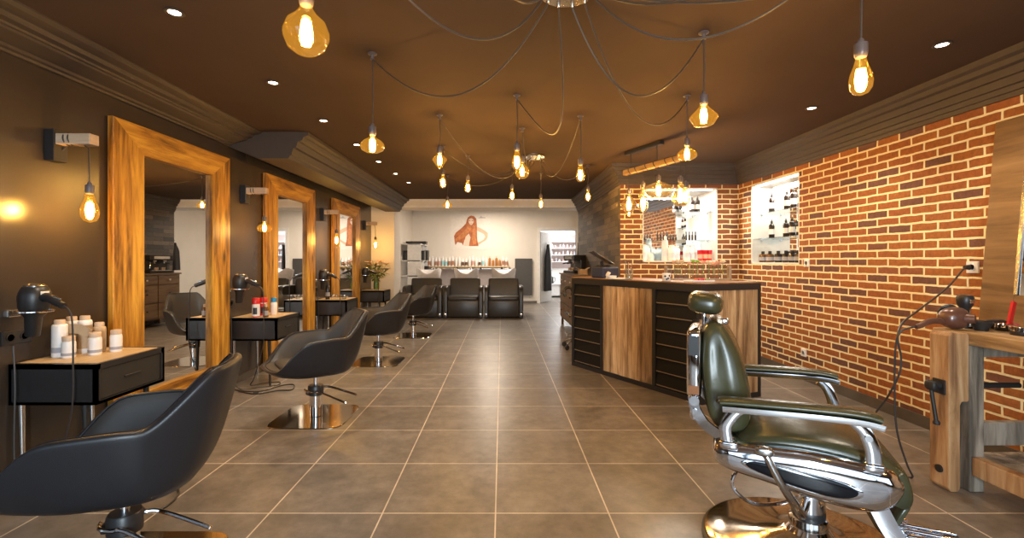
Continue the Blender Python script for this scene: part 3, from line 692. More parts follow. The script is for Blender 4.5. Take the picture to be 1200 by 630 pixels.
m = MB(); m.lathe([(.03,0),(.034,.006),(.055,.03),(.066,.055),(.062,.055),(.05,.03),(.028,.010)], n=20, cap=False); m.build('bowl_body', M['glass'], t_, smooth=True)
m = MB(); m.lathe([(.024,.0),(.029,.004),(.029,.008),(.02,.009)], n=20); m.build('foot_ring', M['steel'], t_, smooth=True)
# fourth table: vase of lilies
t_ = thing('flower_vase', 'clear glass vase of peach lilies and green leaves on the far work table', 'flower vase', (G(441,338,9.66).x, 9.66, tz))
m = MB(); m.lathe([(.050,0),(.056,.006),(.058,.10),(.050,.19),(.058,.235),(.056,.235),(.048,.19),(.055,.10),(.052,.012),(.004,.010)], n=24, cap=False); m.build('vase', M['glass'], t_, smooth=True)
m = MB(); m.lathe([(.052,.012),(.054,.10),(.050,.15),(.004,.151)], n=20); m.build('water', plain('green_water', (.20,.33,.04), .2), t_, smooth=True)
rnd = random.Random(3)
ms = MB(); ml = MB(); heads = []
for i in range(22):
    a = rnd.uniform(0, 2*PI); sp = rnd.uniform(.08,.25); h = rnd.uniform(.36,.62)
    p3 = (math.cos(a)*sp, math.sin(a)*sp*.75, h); pts = bez((math.cos(a)*.02, math.sin(a)*.02, .03), (math.cos(a)*.03, math.sin(a)*.03, .25), (math.cos(a)*sp*.6, math.sin(a)*sp*.5, h*.8), p3, 10)
    ms.tube(pts, .0035, 5); heads.append((Vector(p3), a))
    for k in (4,5,6,7,8,9):
        p = pts[k]; la = a+rnd.uniform(-1.6,1.6); L_ = rnd.uniform(.09,.16); dr = Vector((math.cos(la), math.sin(la), rnd.uniform(-.3,.7))).normalized()
        sd = dr.cross(Vector((0,0,1))).normalized()*L_*.17
        q0 = p; q1 = p+dr*L_*.5; q2 = p+dr*L_-Vector((0,0,.02))
        ml.rings([[q0, q0+Vector((0,0,.002)), q0+sd*.1], [q1-sd, q1+Vector((0,0,.006)), q1+sd], [q2, q2+Vector((0,0,.002)), q2+sd*.05]], closed=True)
ms.build('stems', M['stem'], t_, smooth=True); ml.build('leaves', M['leaf'], t_)
for i, (p, a) in enumerate(heads[:12]):
    m = MB()
    for k in range(6):
        b_ = k*PI/3+a; dr = Vector((math.cos(b_), math.sin(b_), .55)).normalized(); sd = Vector((-math.sin(b_), math.cos(b_), 0))
        m.rings([[p, p+Vector((0,0,.004)), p+sd*.004], [p+dr*.05-sd*.025, p+dr*.05+Vector((0,0,.008)), p+dr*.05+sd*.025], [p+dr*.10-Vector((0,0,.014)), p+dr*.10, p+dr*.10+sd*.004-Vector((0,0,.011))]])
    m.build('lily_bloom', M['petal'] if i % 3 else M['petal_w'], t_)

# ================================================================== styling chairs
def smooth01(t): t = max(0, min(1, t)); return t*t*(3-2*t)
def styling_chair(loc, rz, lab, base_rz=0.0):
    t_ = thing('styling_chair', lab, 'styling chair', loc, rz, 'black styling chairs in a row')
    N = 56
    def height(ph):      # ph: 0 front .. pi back
        d = math.degrees(ph)
        if d < 84: return .462 + (.685-.462)*smooth01((d-38)/46)
        if d < 122: return .685 + .008*math.sin((d-84)/38*PI)
        return .685 + (.885-.685)*smooth01((d-120)/28)
    def plan(a, ax, ay, n=2.9):
        c, s = math.cos(a), math.sin(a); f = lambda w: math.copysign(abs(w)**(2/n), w)
        return ax*f(c), ay*f(s)
    outer = []; inner = []
    def rim(a, inset=0.0):
        ph = abs((a+PI) % (2*PI)-PI); h = height(ph); x, y = plan(a, .345-inset, .335-inset)
        k = max(0, (h-.685)/.21); x -= k*.125; y *= 1-.18*k; x += .03
        fr = max(0, (.685-h)/.22); x += fr*.045
        return x, y, h
    shell = MB(); rs = []
    A = [2*PI*i/N for i in range(N)]
    for f_, zz in ((.55,.372),(.82,.378),(1.0,.392)):
        rs.append([(plan(a,.27*f_,.245*f_)[0]+.0, plan(a,.27*f_,.245*f_)[1], zz) for a in A])
    for k in (.18,.38,.6,.8,.93,1.0):
        r = []
        for a in A:
            x, y, h = rim(a); bx, by = plan(a,.27,.245); s_ = k**.62
            r.append((bx+(x-bx)*s_, by+(y-by)*s_, .392+(h-.392)*k))
        rs.append(r)
    rs.append([(rim(a,.010)[0], rim(a,.010)[1], rim(a)[2]+.010) for a in A])
    rs.append([(rim(a,.028)[0], rim(a,.028)[1], rim(a)[2]+.011) for a in A])
    rs.append([(rim(a,.042)[0], rim(a,.042)[1], rim(a)[2]+.001) for a in A])
    shell.rings(rs, True, False)
    sh = shell.build('shell', M['leather'], t_, smooth=True, angle=60, sub=1)
    lin = MB(); rs = [[(rim(a,.040)[0], rim(a,.040)[1], rim(a)[2]+.002) for a in A]]
    for k in (.85,.6,.35,.15,.04):
        r = []
        for a in A:
            x, y, h = rim(a,.052); bx, by = plan(a,.255,.235); s_ = k**.8
            z0 = .462
            r.append((bx+(x-bx)*s_, by+(y-by)*s_, z0+(h-z0)*k if h > z0 else z0))
        rs.append(r)
    rs.append([(plan(a,.20,.19)[0], plan(a,.20,.19)[1], .470) for a in A]); rs.append([(plan(a,.10,.09)[0], plan(a,.10,.09)[1], .474) for a in A])
    lin.rings(rs, False, True); lin.build('upholstered_lining', M['leather_in'], t_, smooth=True, angle=60, sub=1)
    m = MB(); m.sell((.055,0,.470), (.25,.225,.034), .55, .42, n=36, m=10); m.build('seat_cushion', M['leather_in'], t_, smooth=True, angle=80)
    m = MB(); pts = [Vector((rim(a,.040)[0], rim(a,.040)[1], rim(a)[2]+.007)) for a in A]; m.tube(pts+[pts[0]], .0042, 6); m.build('rim_bead', M['leather'], t_, smooth=True)  # black bead added along the rim to give the seam's highlight
    m = MB(); m.lathe([(.10,.358),(.10,.372)], n=24); m.cyl((0,0,.20),(0,0,.36),.019); m.build('gas_stem', M['chrome'], t_, smooth=True)
    m = MB(); m.cyl((0,0,.012),(0,0,.20),.052,None,28); m.build('column', M['chrome'], t_, smooth=True)
    m = MB(); m.lathe([(.054,.185),(.064,.192),(.064,.262),(.058,.272),(.02,.274)], n=24); m.box((.05,0,.215),(.06,.05,.04),None,.008); m.build('collar', M['black'], t_, smooth=True)
    rel = base_rz-rz
    m = MB(); hs = .31
    pl = [(hs*math.copysign(abs(math.cos(a))**.34, math.cos(a)), hs*math.copysign(abs(math.sin(a))**.34, math.sin(a))) for a in [2*PI*i/48 for i in range(48)]]
    m.rings([[(x,y,0) for x,y in pl], [(x,y,.004) for x,y in pl], [(x*.99,y*.99,.008) for x,y in pl]])
    o = m.build('base_plate', M['base_metal'], t_); o.rotation_euler = (0,0,rel)
    c, s = math.cos(-rz), math.sin(-rz)
    def R(p): return Vector((p[0]*c-p[1]*s, p[0]*s+p[1]*c, p[2]))
    m = MB(); m.tube([R(p) for p in spline([(-.085,-.02,.235),(-.055,-.062,.232),(0,-.07,.228),(.06,-.068,.225),(.27,-.10,.155),(.285,-.09,.15)],6)], .0085, 8); m.build('pump_pedal', M['chrome'], t_, smooth=True)
    m = MB(); m.tube([R(p) for p in spline([(.03,.05,.24),(.10,.075,.232),(.31,.06,.175),(.325,.05,.172)],6)], .0095, 8); m.build('lock_pedal', M['chrome'], t_, smooth=True)
    return t_
FR = math.radians(180+36)
styling_chair((-1.605,1.97,0), math.radians(180+17), 'black styling chair nearest the camera, cut by the lower left corner of the photo')
styling_chair((-1.60,3.98,0), FR, 'second black styling chair from the camera, facing the second work table')
styling_chair((-1.63,6.12,0), FR, 'third black styling chair from the camera, overlapping the chair behind it')
styling_chair((-1.58,8.25,0), math.radians(180+42), 'farthest black styling chair, in front of the washbasin seats')
# ================================================================== reception counter
A_ = Vector((.897,5.93)); B_ = Vector((1.85,4.286)); C_ = Vector((2.555,4.56))
A2 = Vector((1.33,6.18)); B2 = Vector((2.07,4.906)); C2 = Vector((2.376,5.03))
CH = 1.13
rc = thing('reception_counter', 'angled reception counter with black louvred panels, reclaimed plank panels and wooden top', 'reception counter')
m = MB(); pl = [A_,B_,C_,C2,B2,A2]
def inset(p, k): c = Vector((1.85,5.0)); return p
m.rings([[(p.x,p.y,CH-.045) for p in pl],[(p.x,p.y,CH-.012) for p in pl]]); m.mi = 1
m.rings([[(p.x,p.y,CH-.012) for p in pl],[(p.x,p.y,CH) for p in pl]]); m.build('counter_top', [M['black'], M['counter_top']], rc)
m = MB()
def wallseg(m, p, q, z0, z1, th, off=0.0):
    d = (q-p).normalized(); n = Vector((-d.y, d.x))   # inward (behind the face)
    a, b_ = p+n*off, q+n*off
    m.rings([[(v.x,v.y,z0) for v in (a,b_,b_+n*th,a+n*th)], [(v.x,v.y,z1) for v in (a,b_,b_+n*th,a+n*th)]])
nAB = (B_-A_).normalized(); nBC = (C_-B_).normalized()
wallseg(m, A_, B_, .012, CH-.045, .03, .03); wallseg(m, B_, C_, .012, CH-.045, .03, .03); wallseg(m, A2, A_, .012, CH-.045, .03); wallseg(m, C_, C2, .012, CH-.045, .03)
m.build('carcass', M['blackmat'], rc)
LAB = (B_-A_).length; LBC = (C_-B_).length
def P1(s): return A_+nAB*s
def P2(s): return B_+nBC*s
# split of the long face: louvres, planks, louvres
s1, s2 = .565, 1.315
m = MB()
for s in (0, s1-.035, s2-.0, LAB-.04): wallseg(m, P1(s), P1(s+.04), 0, CH-.045, .035, 0)
wallseg(m, A_, B_, 0, .05, .034, .001); wallseg(m, A_, B_, CH-.085, CH-.045, .034, .001)
for s in (0, LBC-.035): wallseg(m, P2(s), P2(s+.035), 0, CH-.045, .035, 0)
wallseg(m, B_, C_, 0, .05, .034, .001); wallseg(m, B_, C_, CH-.075, CH-.045, .034, .001)
m.build('black_frame', M['black'], rc)
def louvre(s0, s1_, name):
    n = 7; z0, z1 = .06, CH-.09; h = (z1-z0)/n
    m = MB()
    d = nAB; nn = Vector((-d.y,d.x))
    for i in range(n):
        za = z0+i*h
        p, q = P1(s0), P1(s1_)
        # board leaning: bottom edge stands proud, a lip on top
        lo, up = -.002+.006, .026
        m.rings([[(p.x+nn.x*lo,p.y+nn.y*lo,za+.012),(p.x+nn.x*up,p.y+nn.y*up,za+h-.002),(p.x+nn.x*(up+.012),p.y+nn.y*(up+.012),za+h-.002),(p.x+nn.x*(lo+.014),p.y+nn.y*(lo+.014),za+.006)],
                 [(q.x+nn.x*lo,q.y+nn.y*lo,za+.012),(q.x+nn.x*up,q.y+nn.y*up,za+h-.002),(q.x+nn.x*(up+.012),q.y+nn.y*(up+.012),za+h-.002),(q.x+nn.x*(lo+.014),q.y+nn.y*(lo+.014),za+.006)]])
        # narrow ledge with a pale edge
        a, b_ = P1(s0+.012), P1(s1_-.012)
        m.mi = 1
        m.rings([[(a.x+nn.x*k,a.y+nn.y*k,z) for k,z in ((.004,za+.004),(.004,za+.014),(.03,za+.014),(.03,za+.004))],[(b_.x+nn.x*k,b_.y+nn.y*k,z) for k,z in ((.004,za+.004),(.004,za+.014),(.03,za+.014),(.03,za+.004))]])
        m.mi = 0
    m.build(name, [M['slat'], plain('pale_ledge', (.20,.145,.09), .45)], rc)
louvre(.04, s1-.035, 'louvre_panel'); louvre(s2+.04, LAB-.04, 'louvre_panel')
def planks(P, s0, s1_, z0, z1, widths, name):
    m = MB(); tot = sum(widths); s = s0
    for w_ in widths:
        e = s+(s1_-s0)*w_/tot
        wallseg(m, P(s+.0022), P(e-.0022), z0, z1, .02, .005+.004*((int(w_*100)) % 3)); s = e
    m.build(name, M['plank'], rc)
planks(P1, s1+.005, s2, .05, CH-.085, [1.0,1.1,.9,1.3,.55,.8], 'plank_panel')
planks(P2, .035, LBC-.035, .05, CH-.075, [1.0,.7,1.15,.85,1.2], 'plank_panel')
CZ = CH+.001
def cp(px, Z, dz=0.0): return ((px-588)*Z/FPX, Z, CZ+dz)
# side cabinet with drawers against the stone wall
cb = thing('drawer_cabinet', 'brown wooden drawer cabinet along the stone wall behind the counter, holding the coffee machine', 'cabinet', (1.235, 7.98, 0))
m = MB(); m.b2((.02,0,.16),(.44,1.85,1.05)); 
for x in (.03,.40):
    for y in (.02,1.79): m.b2((x,y,0),(x+.045,y+.045,.17))
m.build('body', M['cab'], cb)
m = MB(); m.b2((-.01,-.02,1.05),(.45,1.87,1.08)); m.build('cabinet_top', M['cab'], cb)
for r_, (z0, z1) in enumerate(((.86,1.03),(.50,.84),(.19,.48))):
    for k in range(3):
        m = MB(); m.b2((.004,.03+k*.605,z0),(.022,.61+k*.605,z1)); d = m.build('drawer', M['cab'], cb)
        m = MB(); m.lathe([(.006,0),(.006,.012),(.018,.016),(.018,.026),(.008,.030)], (.004,.32+k*.605,(z0+z1)/2), 14, axis=(-1,0,0)); m.build('drawer_knob', M['white_plastic'] if r_ == 0 else M['black'], d, smooth=True)
# coffee machine
cm = thing('coffee_machine', 'black espresso machine standing on the drawer cabinet by the storeroom doorway', 'coffee machine', (1.455, 9.50, 1.081), .3)
m = MB(); m.b2((-.10,-.24,0),(.22,.24,.05),.01); m.b2((.06,-.24,.05),(.22,.24,.36),.015); m.b2((-.10,-.24,.26),(.22,.24,.37),.015); m.build('housing', M['black'], cm)
m = MB(); m.b2((-.09,-.20,.05),(.05,.20,.058)); m.build('drip_tray', M['steel'], cm)
for y in (-.10,.10):
    m = MB(); m.cyl((-.03,y,.26),(-.03,y,.20),.032,.026,16); g = m.build('brew_group', M['chrome'], cm, smooth=True)
    m = MB(); m.tube([(-.05,y,.215),(-.12,y,.205),(-.17,y,.195)], .012, 8); m.build('handle', M['black'], g, smooth=True)
m = MB(); m.b2((-.103,-.16,.29),(-.098,.16,.345)); m.build('control_panel', M['steel'], cm)
m = MB(); m.tube(spline([(-.02,-.205,.27),(-.06,-.215,.22),(-.065,-.22,.10)],5), .006, 8); m.build('steam_wand', M['chrome'], cm, smooth=True)
for i, dx in enumerate((-.03,.05)):
    t_ = thing('espresso_cup', 'small pale cup with gold rim on the coffee machine drip tray, %s' % ('nearer one' if i == 0 else 'farther one'), 'cup', (1.444-i*.041, 9.434+i*.134, 1.1395), 0, 'cups on the coffee machine')
    m = MB(); m.lathe([(.018,0),(.026,.01),(.032,.055),(.029,.055),(.022,.012),(.002,.010)], n=18, cap=False); m.build('cup_body', M['cream'], t_, smooth=True)
    m = MB(); m.tube(spline([(.030,0,.045),(.048,0,.040),(.048,0,.02),(.026,0,.015)],5), .004, 6); m.build('cup_handle', M['cream'], t_, smooth=True)
t_ = thing('cardboard_box', 'small open kraft box of cups beside the coffee machine', 'box', (1.47, 8.40, 1.081), .1)
m = MB(); m.b2((-.07,-.07,0),(.07,.07,.004)); m.b2((-.07,-.07,0),(-.066,.07,.10)); m.b2((.066,-.07,0),(.07,.07,.10)); m.b2((-.07,-.07,0),(.07,-.066,.10)); m.b2((-.07,.066,0),(.07,.07,.10)); m.build('box_body', M['kraft'], t_)
m = MB(); m.box((-.09,0,.115),(.07,.14,.003),(0,.5,0)); m.box((.09,0,.115),(.07,.14,.003),(0,-.5,0)); m.build('box_flap', M['kraft'], t_)
# salon trolley behind the counter's left end
tr = thing('salon_trolley', 'chrome rolling trolley partly hidden behind the left end of the reception counter', 'trolley', (1.13, 7.05, 0))
m = MB(); m.cyl((0,0,.10),(0,0,.98),.012); m.build('pole', M['chrome'], tr, smooth=True)
for k in range(4):
    a = k*PI/2+PI*.75
    m = MB(); m.tube([(0,0,.14),(math.cos(a)*.13,math.sin(a)*.13,.12),(math.cos(a)*.22,math.sin(a)*.22,.085)], .014, 8); lg = m.build('base_leg', M['steel'], tr, smooth=True)
    m = MB(); m.lathe([(.010,-.014),(.036,-.012),(.040,0),(.036,.012),(.010,.014)], (math.cos(a)*.22,math.sin(a)*.22,.040), 18, axis=(math.sin(a),-math.cos(a),0)); m.cyl((math.cos(a)*.22,math.sin(a)*.22,.045),(math.cos(a)*.22,math.sin(a)*.22,.09),.010); m.build('caster', M['black'], lg, smooth=True)
for z in (.52,.20):
    m = MB(); m.box((0,0,z),(.30,.30,.014),bev=.006); m.box((-.145,0,z+.02),(.01,.30,.04)); m.box((.145,0,z+.02),(.01,.30,.04)); m.build('tray', M['steel'], tr)
m = MB(); m.lathe([(.03,.94),(.032,.95),(.032,.985),(.02,.99)], n=16); m.build('top_clamp', M['black'], tr, smooth=True)
t_ = thing('curling_iron', 'black ring-shaped styling tool hanging on the trolley at the counter end', 'styling tool', (1.0, 6.95, .86))
m = MB(); m.tube([(math.cos(a)*.065, math.sin(a)*.02, math.sin(a)*.075) for a in [-.6+k*4.6/24 for k in range(25)]], .022, 10); m.build('body', M['black'], t_, smooth=True)
m = MB(); m.tube([(.055,-.01,-.04),(.085,-.01,-.02),(.11,0,.02)], .010, 8); m.build('handle', M['steel'], t_, smooth=True)
# --- things on the counter
ps = thing('payment_terminal', 'dark blue cash terminal with a tilted black screen at the left of the counter', 'cash terminal', cp(709, 5.62), .5)
m = MB(); m.box((0,0,.065),(.26,.20,.13),bev=.014); m.build('terminal_body', M['pos_blue'], ps)
m = MB(); m.box((.0,-.02,.137),(.20,.12,.012),(.15,0,0),.003); m.build('keypad', M['black'], ps)
m = MB(); m.cyl((0,.05,.12),(-.02,.04,.20),.02); m.build('screen_stand', M['black'], ps, smooth=True)
m = MB(); m.box((-.03,.04,.245),(.30,.22,.018),(.0,.55,-.45),.006); m.build('screen', M['black'], ps)
t_ = thing('card_stack', 'small stack of white cards on the counter in front of the cash terminal', 'cards', cp(716, 5.27), .4)
m = MB()
for i in range(6): m.box((.001*i,.0015*(i%2),.004+.006*i),(.10,.065,.005),(0,0,.03*(i%3)))
m.build('cards', M['paper'], t_)
m = MB(); m.box((-.05,-.015,.055),(.02,.05,.055),(.2,.5,0),.003); m.build('card_stand', M['white_plastic'], t_)
t_ = thing('paper_note', 'white paper sheets lying flat on the counter near the pen glass', 'paper', cp(727, 5.24), .7)
m = MB(); m.box((0,0,.002),(.16,.21,.004)); m.build('sheet', M['paper'], t_); m = MB(); m.box((.01,-.01,.006),(.15,.20,.003),(0,0,.15)); m.build('sheet', M['paper'], t_)
pg = thing('pen_cup', 'glass cup holding pens and scissors beside the cash terminal', 'pen cup', cp(737, 5.12))
m = MB(); m.lathe([(.040,0),(.044,.006),(.044,.12),(.041,.12),(.041,.012),(.003,.010)], n=22, cap=False); m.build('cup_glass', M['glass'], pg, smooth=True)
m = MB(); m.lathe([(.0405,.012),(.0405,.055),(.003,.056)], n=18); m.build('cup_filling', M['kraft'], pg, smooth=True)
for i, (a, mt) in enumerate(((.3,'steel'),(1.6,'black'),(2.9,'chrome'),(4.3,'cream'),(5.4,'steel'))):
    m = MB(); m.cyl((math.cos(a)*.015,math.sin(a)*.015,.055),(math.cos(a)*.042,math.sin(a)*.042,.185+.012*(i%3)),.0045,.004,8); m.build('pen', M[mt], pg, smooth=True)
t_ = thing('cream_tin', 'small white tub with dark spots standing left of the flower rack', 'tub', cp(781, 4.70))
m = MB(); m.lathe([(.034,0),(.037,.004),(.043,.075),(.040,.08)], n=22); m.build('tub_body', M['white_plastic'], t_, smooth=True)
for k, (a, z) in enumerate(((-2.2,.05),(-1.5,.028),(-1.2,.055),(-1.85,.02),(-.7,.035))):
    r = .039+.004*z/.08
    m = MB(); m.lathe([(.010,0),(.010,.002)], (math.cos(a)*r,math.sin(a)*r,z), 12, axis=(math.cos(a),math.sin(a),0)); m.build('printed_spot', M['black'], t_)
# flower rack: row of test tubes in a wooden frame
p0 = Vector(cp(779, 4.98)); p1 = Vector(cp(856, 4.88)); p0.z = p1.z = CZ
L_ = (p1-p0).length; fr = thing('flower_rack', 'rack of glass tubes with wooden ends and small blossoms on the counter', 'flower rack', (p0+p1)/2, math.atan2(p1.y-p0.y,p1.x-p0.x))
m = MB()
for s in (-1,1): m.box((s*(L_/2-.012),0,.075),(.024,.075,.15),bev=.003)
m.box((0,0,.008),(L_,.07,.016)); m.build('wooden_frame', wood('grey_oak', (.20,.14,.09),(.33,.25,.17),(.42,.33,.23),'z',.6,knots=False), fr)
m = MB(); m.box((0,0,.112),(L_-.05,.05,.005)); m.build('tube_plate', M['glass'], fr)
NT = 11; rnd = random.Random(5)
for i in range(NT):
    x = -L_/2+.055+i*(L_-.11)/(NT-1)
    m = MB(); m.lathe([(.003,.018),(.014,.024),(.0165,.035),(.0165,.15),(.019,.153),(.0165,.155),(.0145,.15),(.0145,.04)], (x,0,0), 14, cap=False); tb = m.build('glass_tube', M['glass'], fr, smooth=True)
fl = [(.10,'petal',.045),(.17,'petal_w',.055),(.24,'petal_w',.05),(.36,'petal',.04),(.43,'bloom_g',.05),(.50,'bloom_g',.045),(.60,'petal',.05),(.70,'petal_w',.05),(.78,'petal',.055),(.86,'petal',.06),(.93,'petal_w',.05)]
for k, mt, r in fl:
    x = -L_/2+.04+k*(L_-.08); z = .185+rnd.uniform(-.012,.02); y = rnd.uniform(-.02,.02)
    m = MB()
    for j in range(14):
        a = j*2.4; e = .25+.9*(j/14); d = Vector((math.cos(a)*math.cos(e), math.sin(a)*math.cos(e), math.sin(e))); sd = Vector((-math.sin(a),math.cos(a),0))
        c = Vector((x,y,z-.01)); rr = r*(.75 if mt != 'bloom_g' else .6)
        m.rings([[c,c+Vector((0,0,.002)),c+sd*.002],[c+d*rr*.6-sd*rr*.35,c+d*rr*.6+Vector((0,0,.008)),c+d*rr*.6+sd*rr*.35],[c+d*rr,c+d*rr+sd*.004,c+d*rr+Vector((0,0,.003))]])
    m.sell((x,y,z),(rr*.62,rr*.62,rr*.5),1,1,n=12,m=8); m.build('blossom', M[mt], fr)
    m = MB(); m.tube([(x,0,.06),(x,y,z-.01)], .003, 5); m.build('stalk', M['stem'], fr)
# plate of sweets
pt = thing('serving_plate', 'white rectangular plate in front of the flower rack on the counter', 'plate', cp(819, 4.50), .36)
m = MB(); m.box((0,0,.007),(.27,.13,.014),bev=.006); m.box((0,.06,.014),(.27,.008,.012)); m.box((0,-.06,.014),(.27,.008,.012)); m.build('plate_body', M['ceramic'], pt)
m = MB(); m.box((0,0,.0155),(.24,.10,.002)); m.build('plate_well', M['white_gloss'], pt)
rnd = random.Random(8)
cl = [M['red'], plain('orange_sweet',(.65,.20,.03),.3), plain('pink_sweet',(.62,.10,.16),.3), plain('green_sweet',(.22,.36,.04),.3)]
cn = ['red','orange','pink','green']
for i in range(12):
    a = cp(819,4.50); u = -.02+.0115*i; v = rnd.uniform(-.035,.035); c, s = math.cos(.36), math.sin(.36)
    t_ = thing('wrapped_sweet', '%s wrapped sweet on the white plate, %s from its left' % (cn[i%4], ORD[i]), 'sweet', (a[0]+c*u-s*v, a[1]+s*u+c*v, CZ+.0265), i*.7, 'sweets on the white plate')
    m = MB(); m.sell((0,0,0),(.013,.010,.009),.9,.9,n=12,m=8); m.build('sweet_body', cl[i%4], t_, smooth=True)
    m = MB(); m.lathe([(.002,.011),(.008,.020)],(0,0,0),8,axis=(1,0,0)); m.lathe([(.002,.011),(.008,.020)],(0,0,0),8,axis=(-1,0,0)); m.build('wrapper_twist', cl[i%4], t_)

# ================================================================== bottles in the two niches
def glass_shelf(lab, c, d):
    t_ = thing('glass_shelf', lab, 'glass shelf', c); m = MB(); m.box((0,0,0),d); m.build('pane', M['shelf_glass'], t_)
    m = MB(); 
    long_x = d[0] > d[1]
    for s in (-1,1): m.box((0,s*(d[1]/2-.006),-.009) if not long_x else (s*(d[0]/2-.006),0,-.009),(.02,.012,.014) if not long_x else (.012,.02,.014))
    m.build('shelf_pin', M['steel'], t_)
zs = [EYE-(v-305)*5.8/FPX for v in (247.5, 277)]
zs = [1.955, 1.625]
for i, z in enumerate(zs): glass_shelf('clear glass shelf in the side wall niche, %s one' % ('upper' if i == 0 else 'lower'), (XR+.13,(n0+n1)/2,z), (.245,n1-n0-.04,.008))
zf = [2.04, 1.63]
for i, z in enumerate(zf): glass_shelf('clear glass shelf in the mirrored niche behind the pendant bulbs, %s one' % ('upper' if i == 0 else 'lower'), ((f0+f1)/2,YB+.27,z), (f1-f0-.04,.48,.008))
def niche_bottle(y, z, h, r, lab, grp, body='dark_bottle', x=XR+.10):
    return bottle('product_bottle', lab, 'bottle', (x, y, z), [(r*.92,0),(r,.006),(r,h*.66),(r*.8,h*.74),(r*.35,h*.79)], M[body], M['black'], [(r*.38,h*.78),(r*.42,h*.80),(r*.42,h*.92),(r*.2,h*.94),(r*.2,h)], M['white_plastic'], [(r+.0006,h*.20),(r+.0006,h*.48)], grp)
gsn = 'dark bottles in the side wall niche'
for i, y in enumerate((5.98,5.66,5.53,5.40)): niche_bottle(y, zs[0]+.005, .25-.012*(i % 2), .034, 'dark glass bottle on the upper shelf of the side niche, %s from its left' % ORD[i], gsn)
for i, y in enumerate((5.98,5.68,5.56,5.42)): niche_bottle(y, zs[1]+.005, .235-.012*(i % 2), .033, 'dark glass bottle on the lower shelf of the side niche, %s from its left' % ORD[i], gsn)
for i, y in enumerate((6.16,6.00,5.82,5.66,5.54,5.42)):
    bottle('cologne_bottle', 'squat dark bottle on the side niche floor, %s from its left' % ORD[i], 'bottle', (XR+.09, y, nb+t if False else nb+.0185), [(.044,0),(.046,.006),(.046,.095),(.040,.108),(.016,.112)], M['brown_bottle'] if i < 2 else M['dark_bottle'], M['black'], [(.018,.110),(.020,.114),(.020,.145),(.012,.148)], M['label_grey'], [(.0466,.025),(.0466,.07)], 'squat bottles on the side niche floor')
g_ = 'small dark bottles in the mirrored niche'
for i in range(8):
    bottle('nail_bottle', 'tiny dark bottle on the lower shelf of the mirrored niche, %s from the left' % ORD[i], 'bottle', (2.28+i*.045+(.24 if i > 3 else 0), YB+.16, zf[1]+.005), [(.014,0),(.015,.003),(.015,.075),(.007,.082)], M['dark_bottle'], M['black'], [(.009,.08),(.009,.125),(.006,.128)], None, None, g_, 12)
for i, x in enumerate((2.80,2.88)):
    niche_bottle(YB+.20, zf[0]+.005, .24, .038, 'dark bottle on the top shelf of the mirrored niche, %s one' % ('left' if i == 0 else 'right'), g_, x=x)
wn = 'white product bottles on the mirrored niche floor'
for i, (x, h, r) in enumerate(((2.06,.235,.045),(2.13,.225,.045),(2.17,.115,.04),(2.39,.36,.045),(2.47,.225,.05),(2.56,.215,.05),(2.69,.235,.048),(2.79,.235,.05))):
    bottle('product_bottle', 'white bottle on the mirrored niche floor, %s from the left' % ORD[i], 'bottle', (x, YB+.12+.05*(i % 2), fb+.0185), [(r*.95,0),(r,.006),(r,h*.78),(r*.7,h*.86)], M['white_plastic'], M['white_plastic'], [(r*.72,h*.86),(r*.72,h*.99),(r*.6,h)], plain('pale_blue_print',(.70,.70,.76),.5), [(r+.0006,h*.2),(r+.0006,h*.5)], wn)
for i, x in enumerate((2.875,2.945,3.012)):
    t_ = thing('red_goblet', 'red glass cup on the mirrored niche floor, %s of three' % ('left', 'middle', 'right')[i] , 'cup', (x, YB+.10, fb+.0185), 0, 'red cups in the mirrored niche')
    m = MB(); m.lathe([(.026,0),(.030,.006),(.036,.09),(.040,.155),(.037,.155),(.030,.02),(.002,.018)], n=20, cap=False); m.build('cup_body', M['redglass'], t_, smooth=True)
    m = MB(); m.lathe([(.033,.035),(.0372,.095)], n=20, cap=False); m.build('pale_band', M['petal'], t_, smooth=True)
# white outlets on the brick
def brick_outlet(y, z, lab, w_=.085):
    t_ = thing('wall_outlet', lab, 'wall outlet', (XR, y, z)); m = MB(); m.box((-.006,0,0),(.014,w_,.085),bev=.004); m.build('cover_plate', M['white_plastic'], t_)
    m = MB(); m.lathe([(.026,0),(.026,.004),(.021,.004),(.019,-.004),(.003,-.005)], (-.013,0,0), 20, axis=(-1,0,0)); m.build('socket_well', M['white_gloss'], t_, smooth=True)
brick_outlet(XR*FPX/(946-588), EYE-3*5.13/FPX, 'white wall outlet on the brick just right of the bottle niche')
brick_outlet(XR*FPX/(942.5-588), EYE-108*5.18/FPX, 'white wall outlet low on the brick wall beyond the barber chair')
ylo = XR*FPX/(1141-588); brick_outlet(ylo, EYE-8*ylo/FPX, 'white wall outlet with plugged cord beside the brown plank mirror')
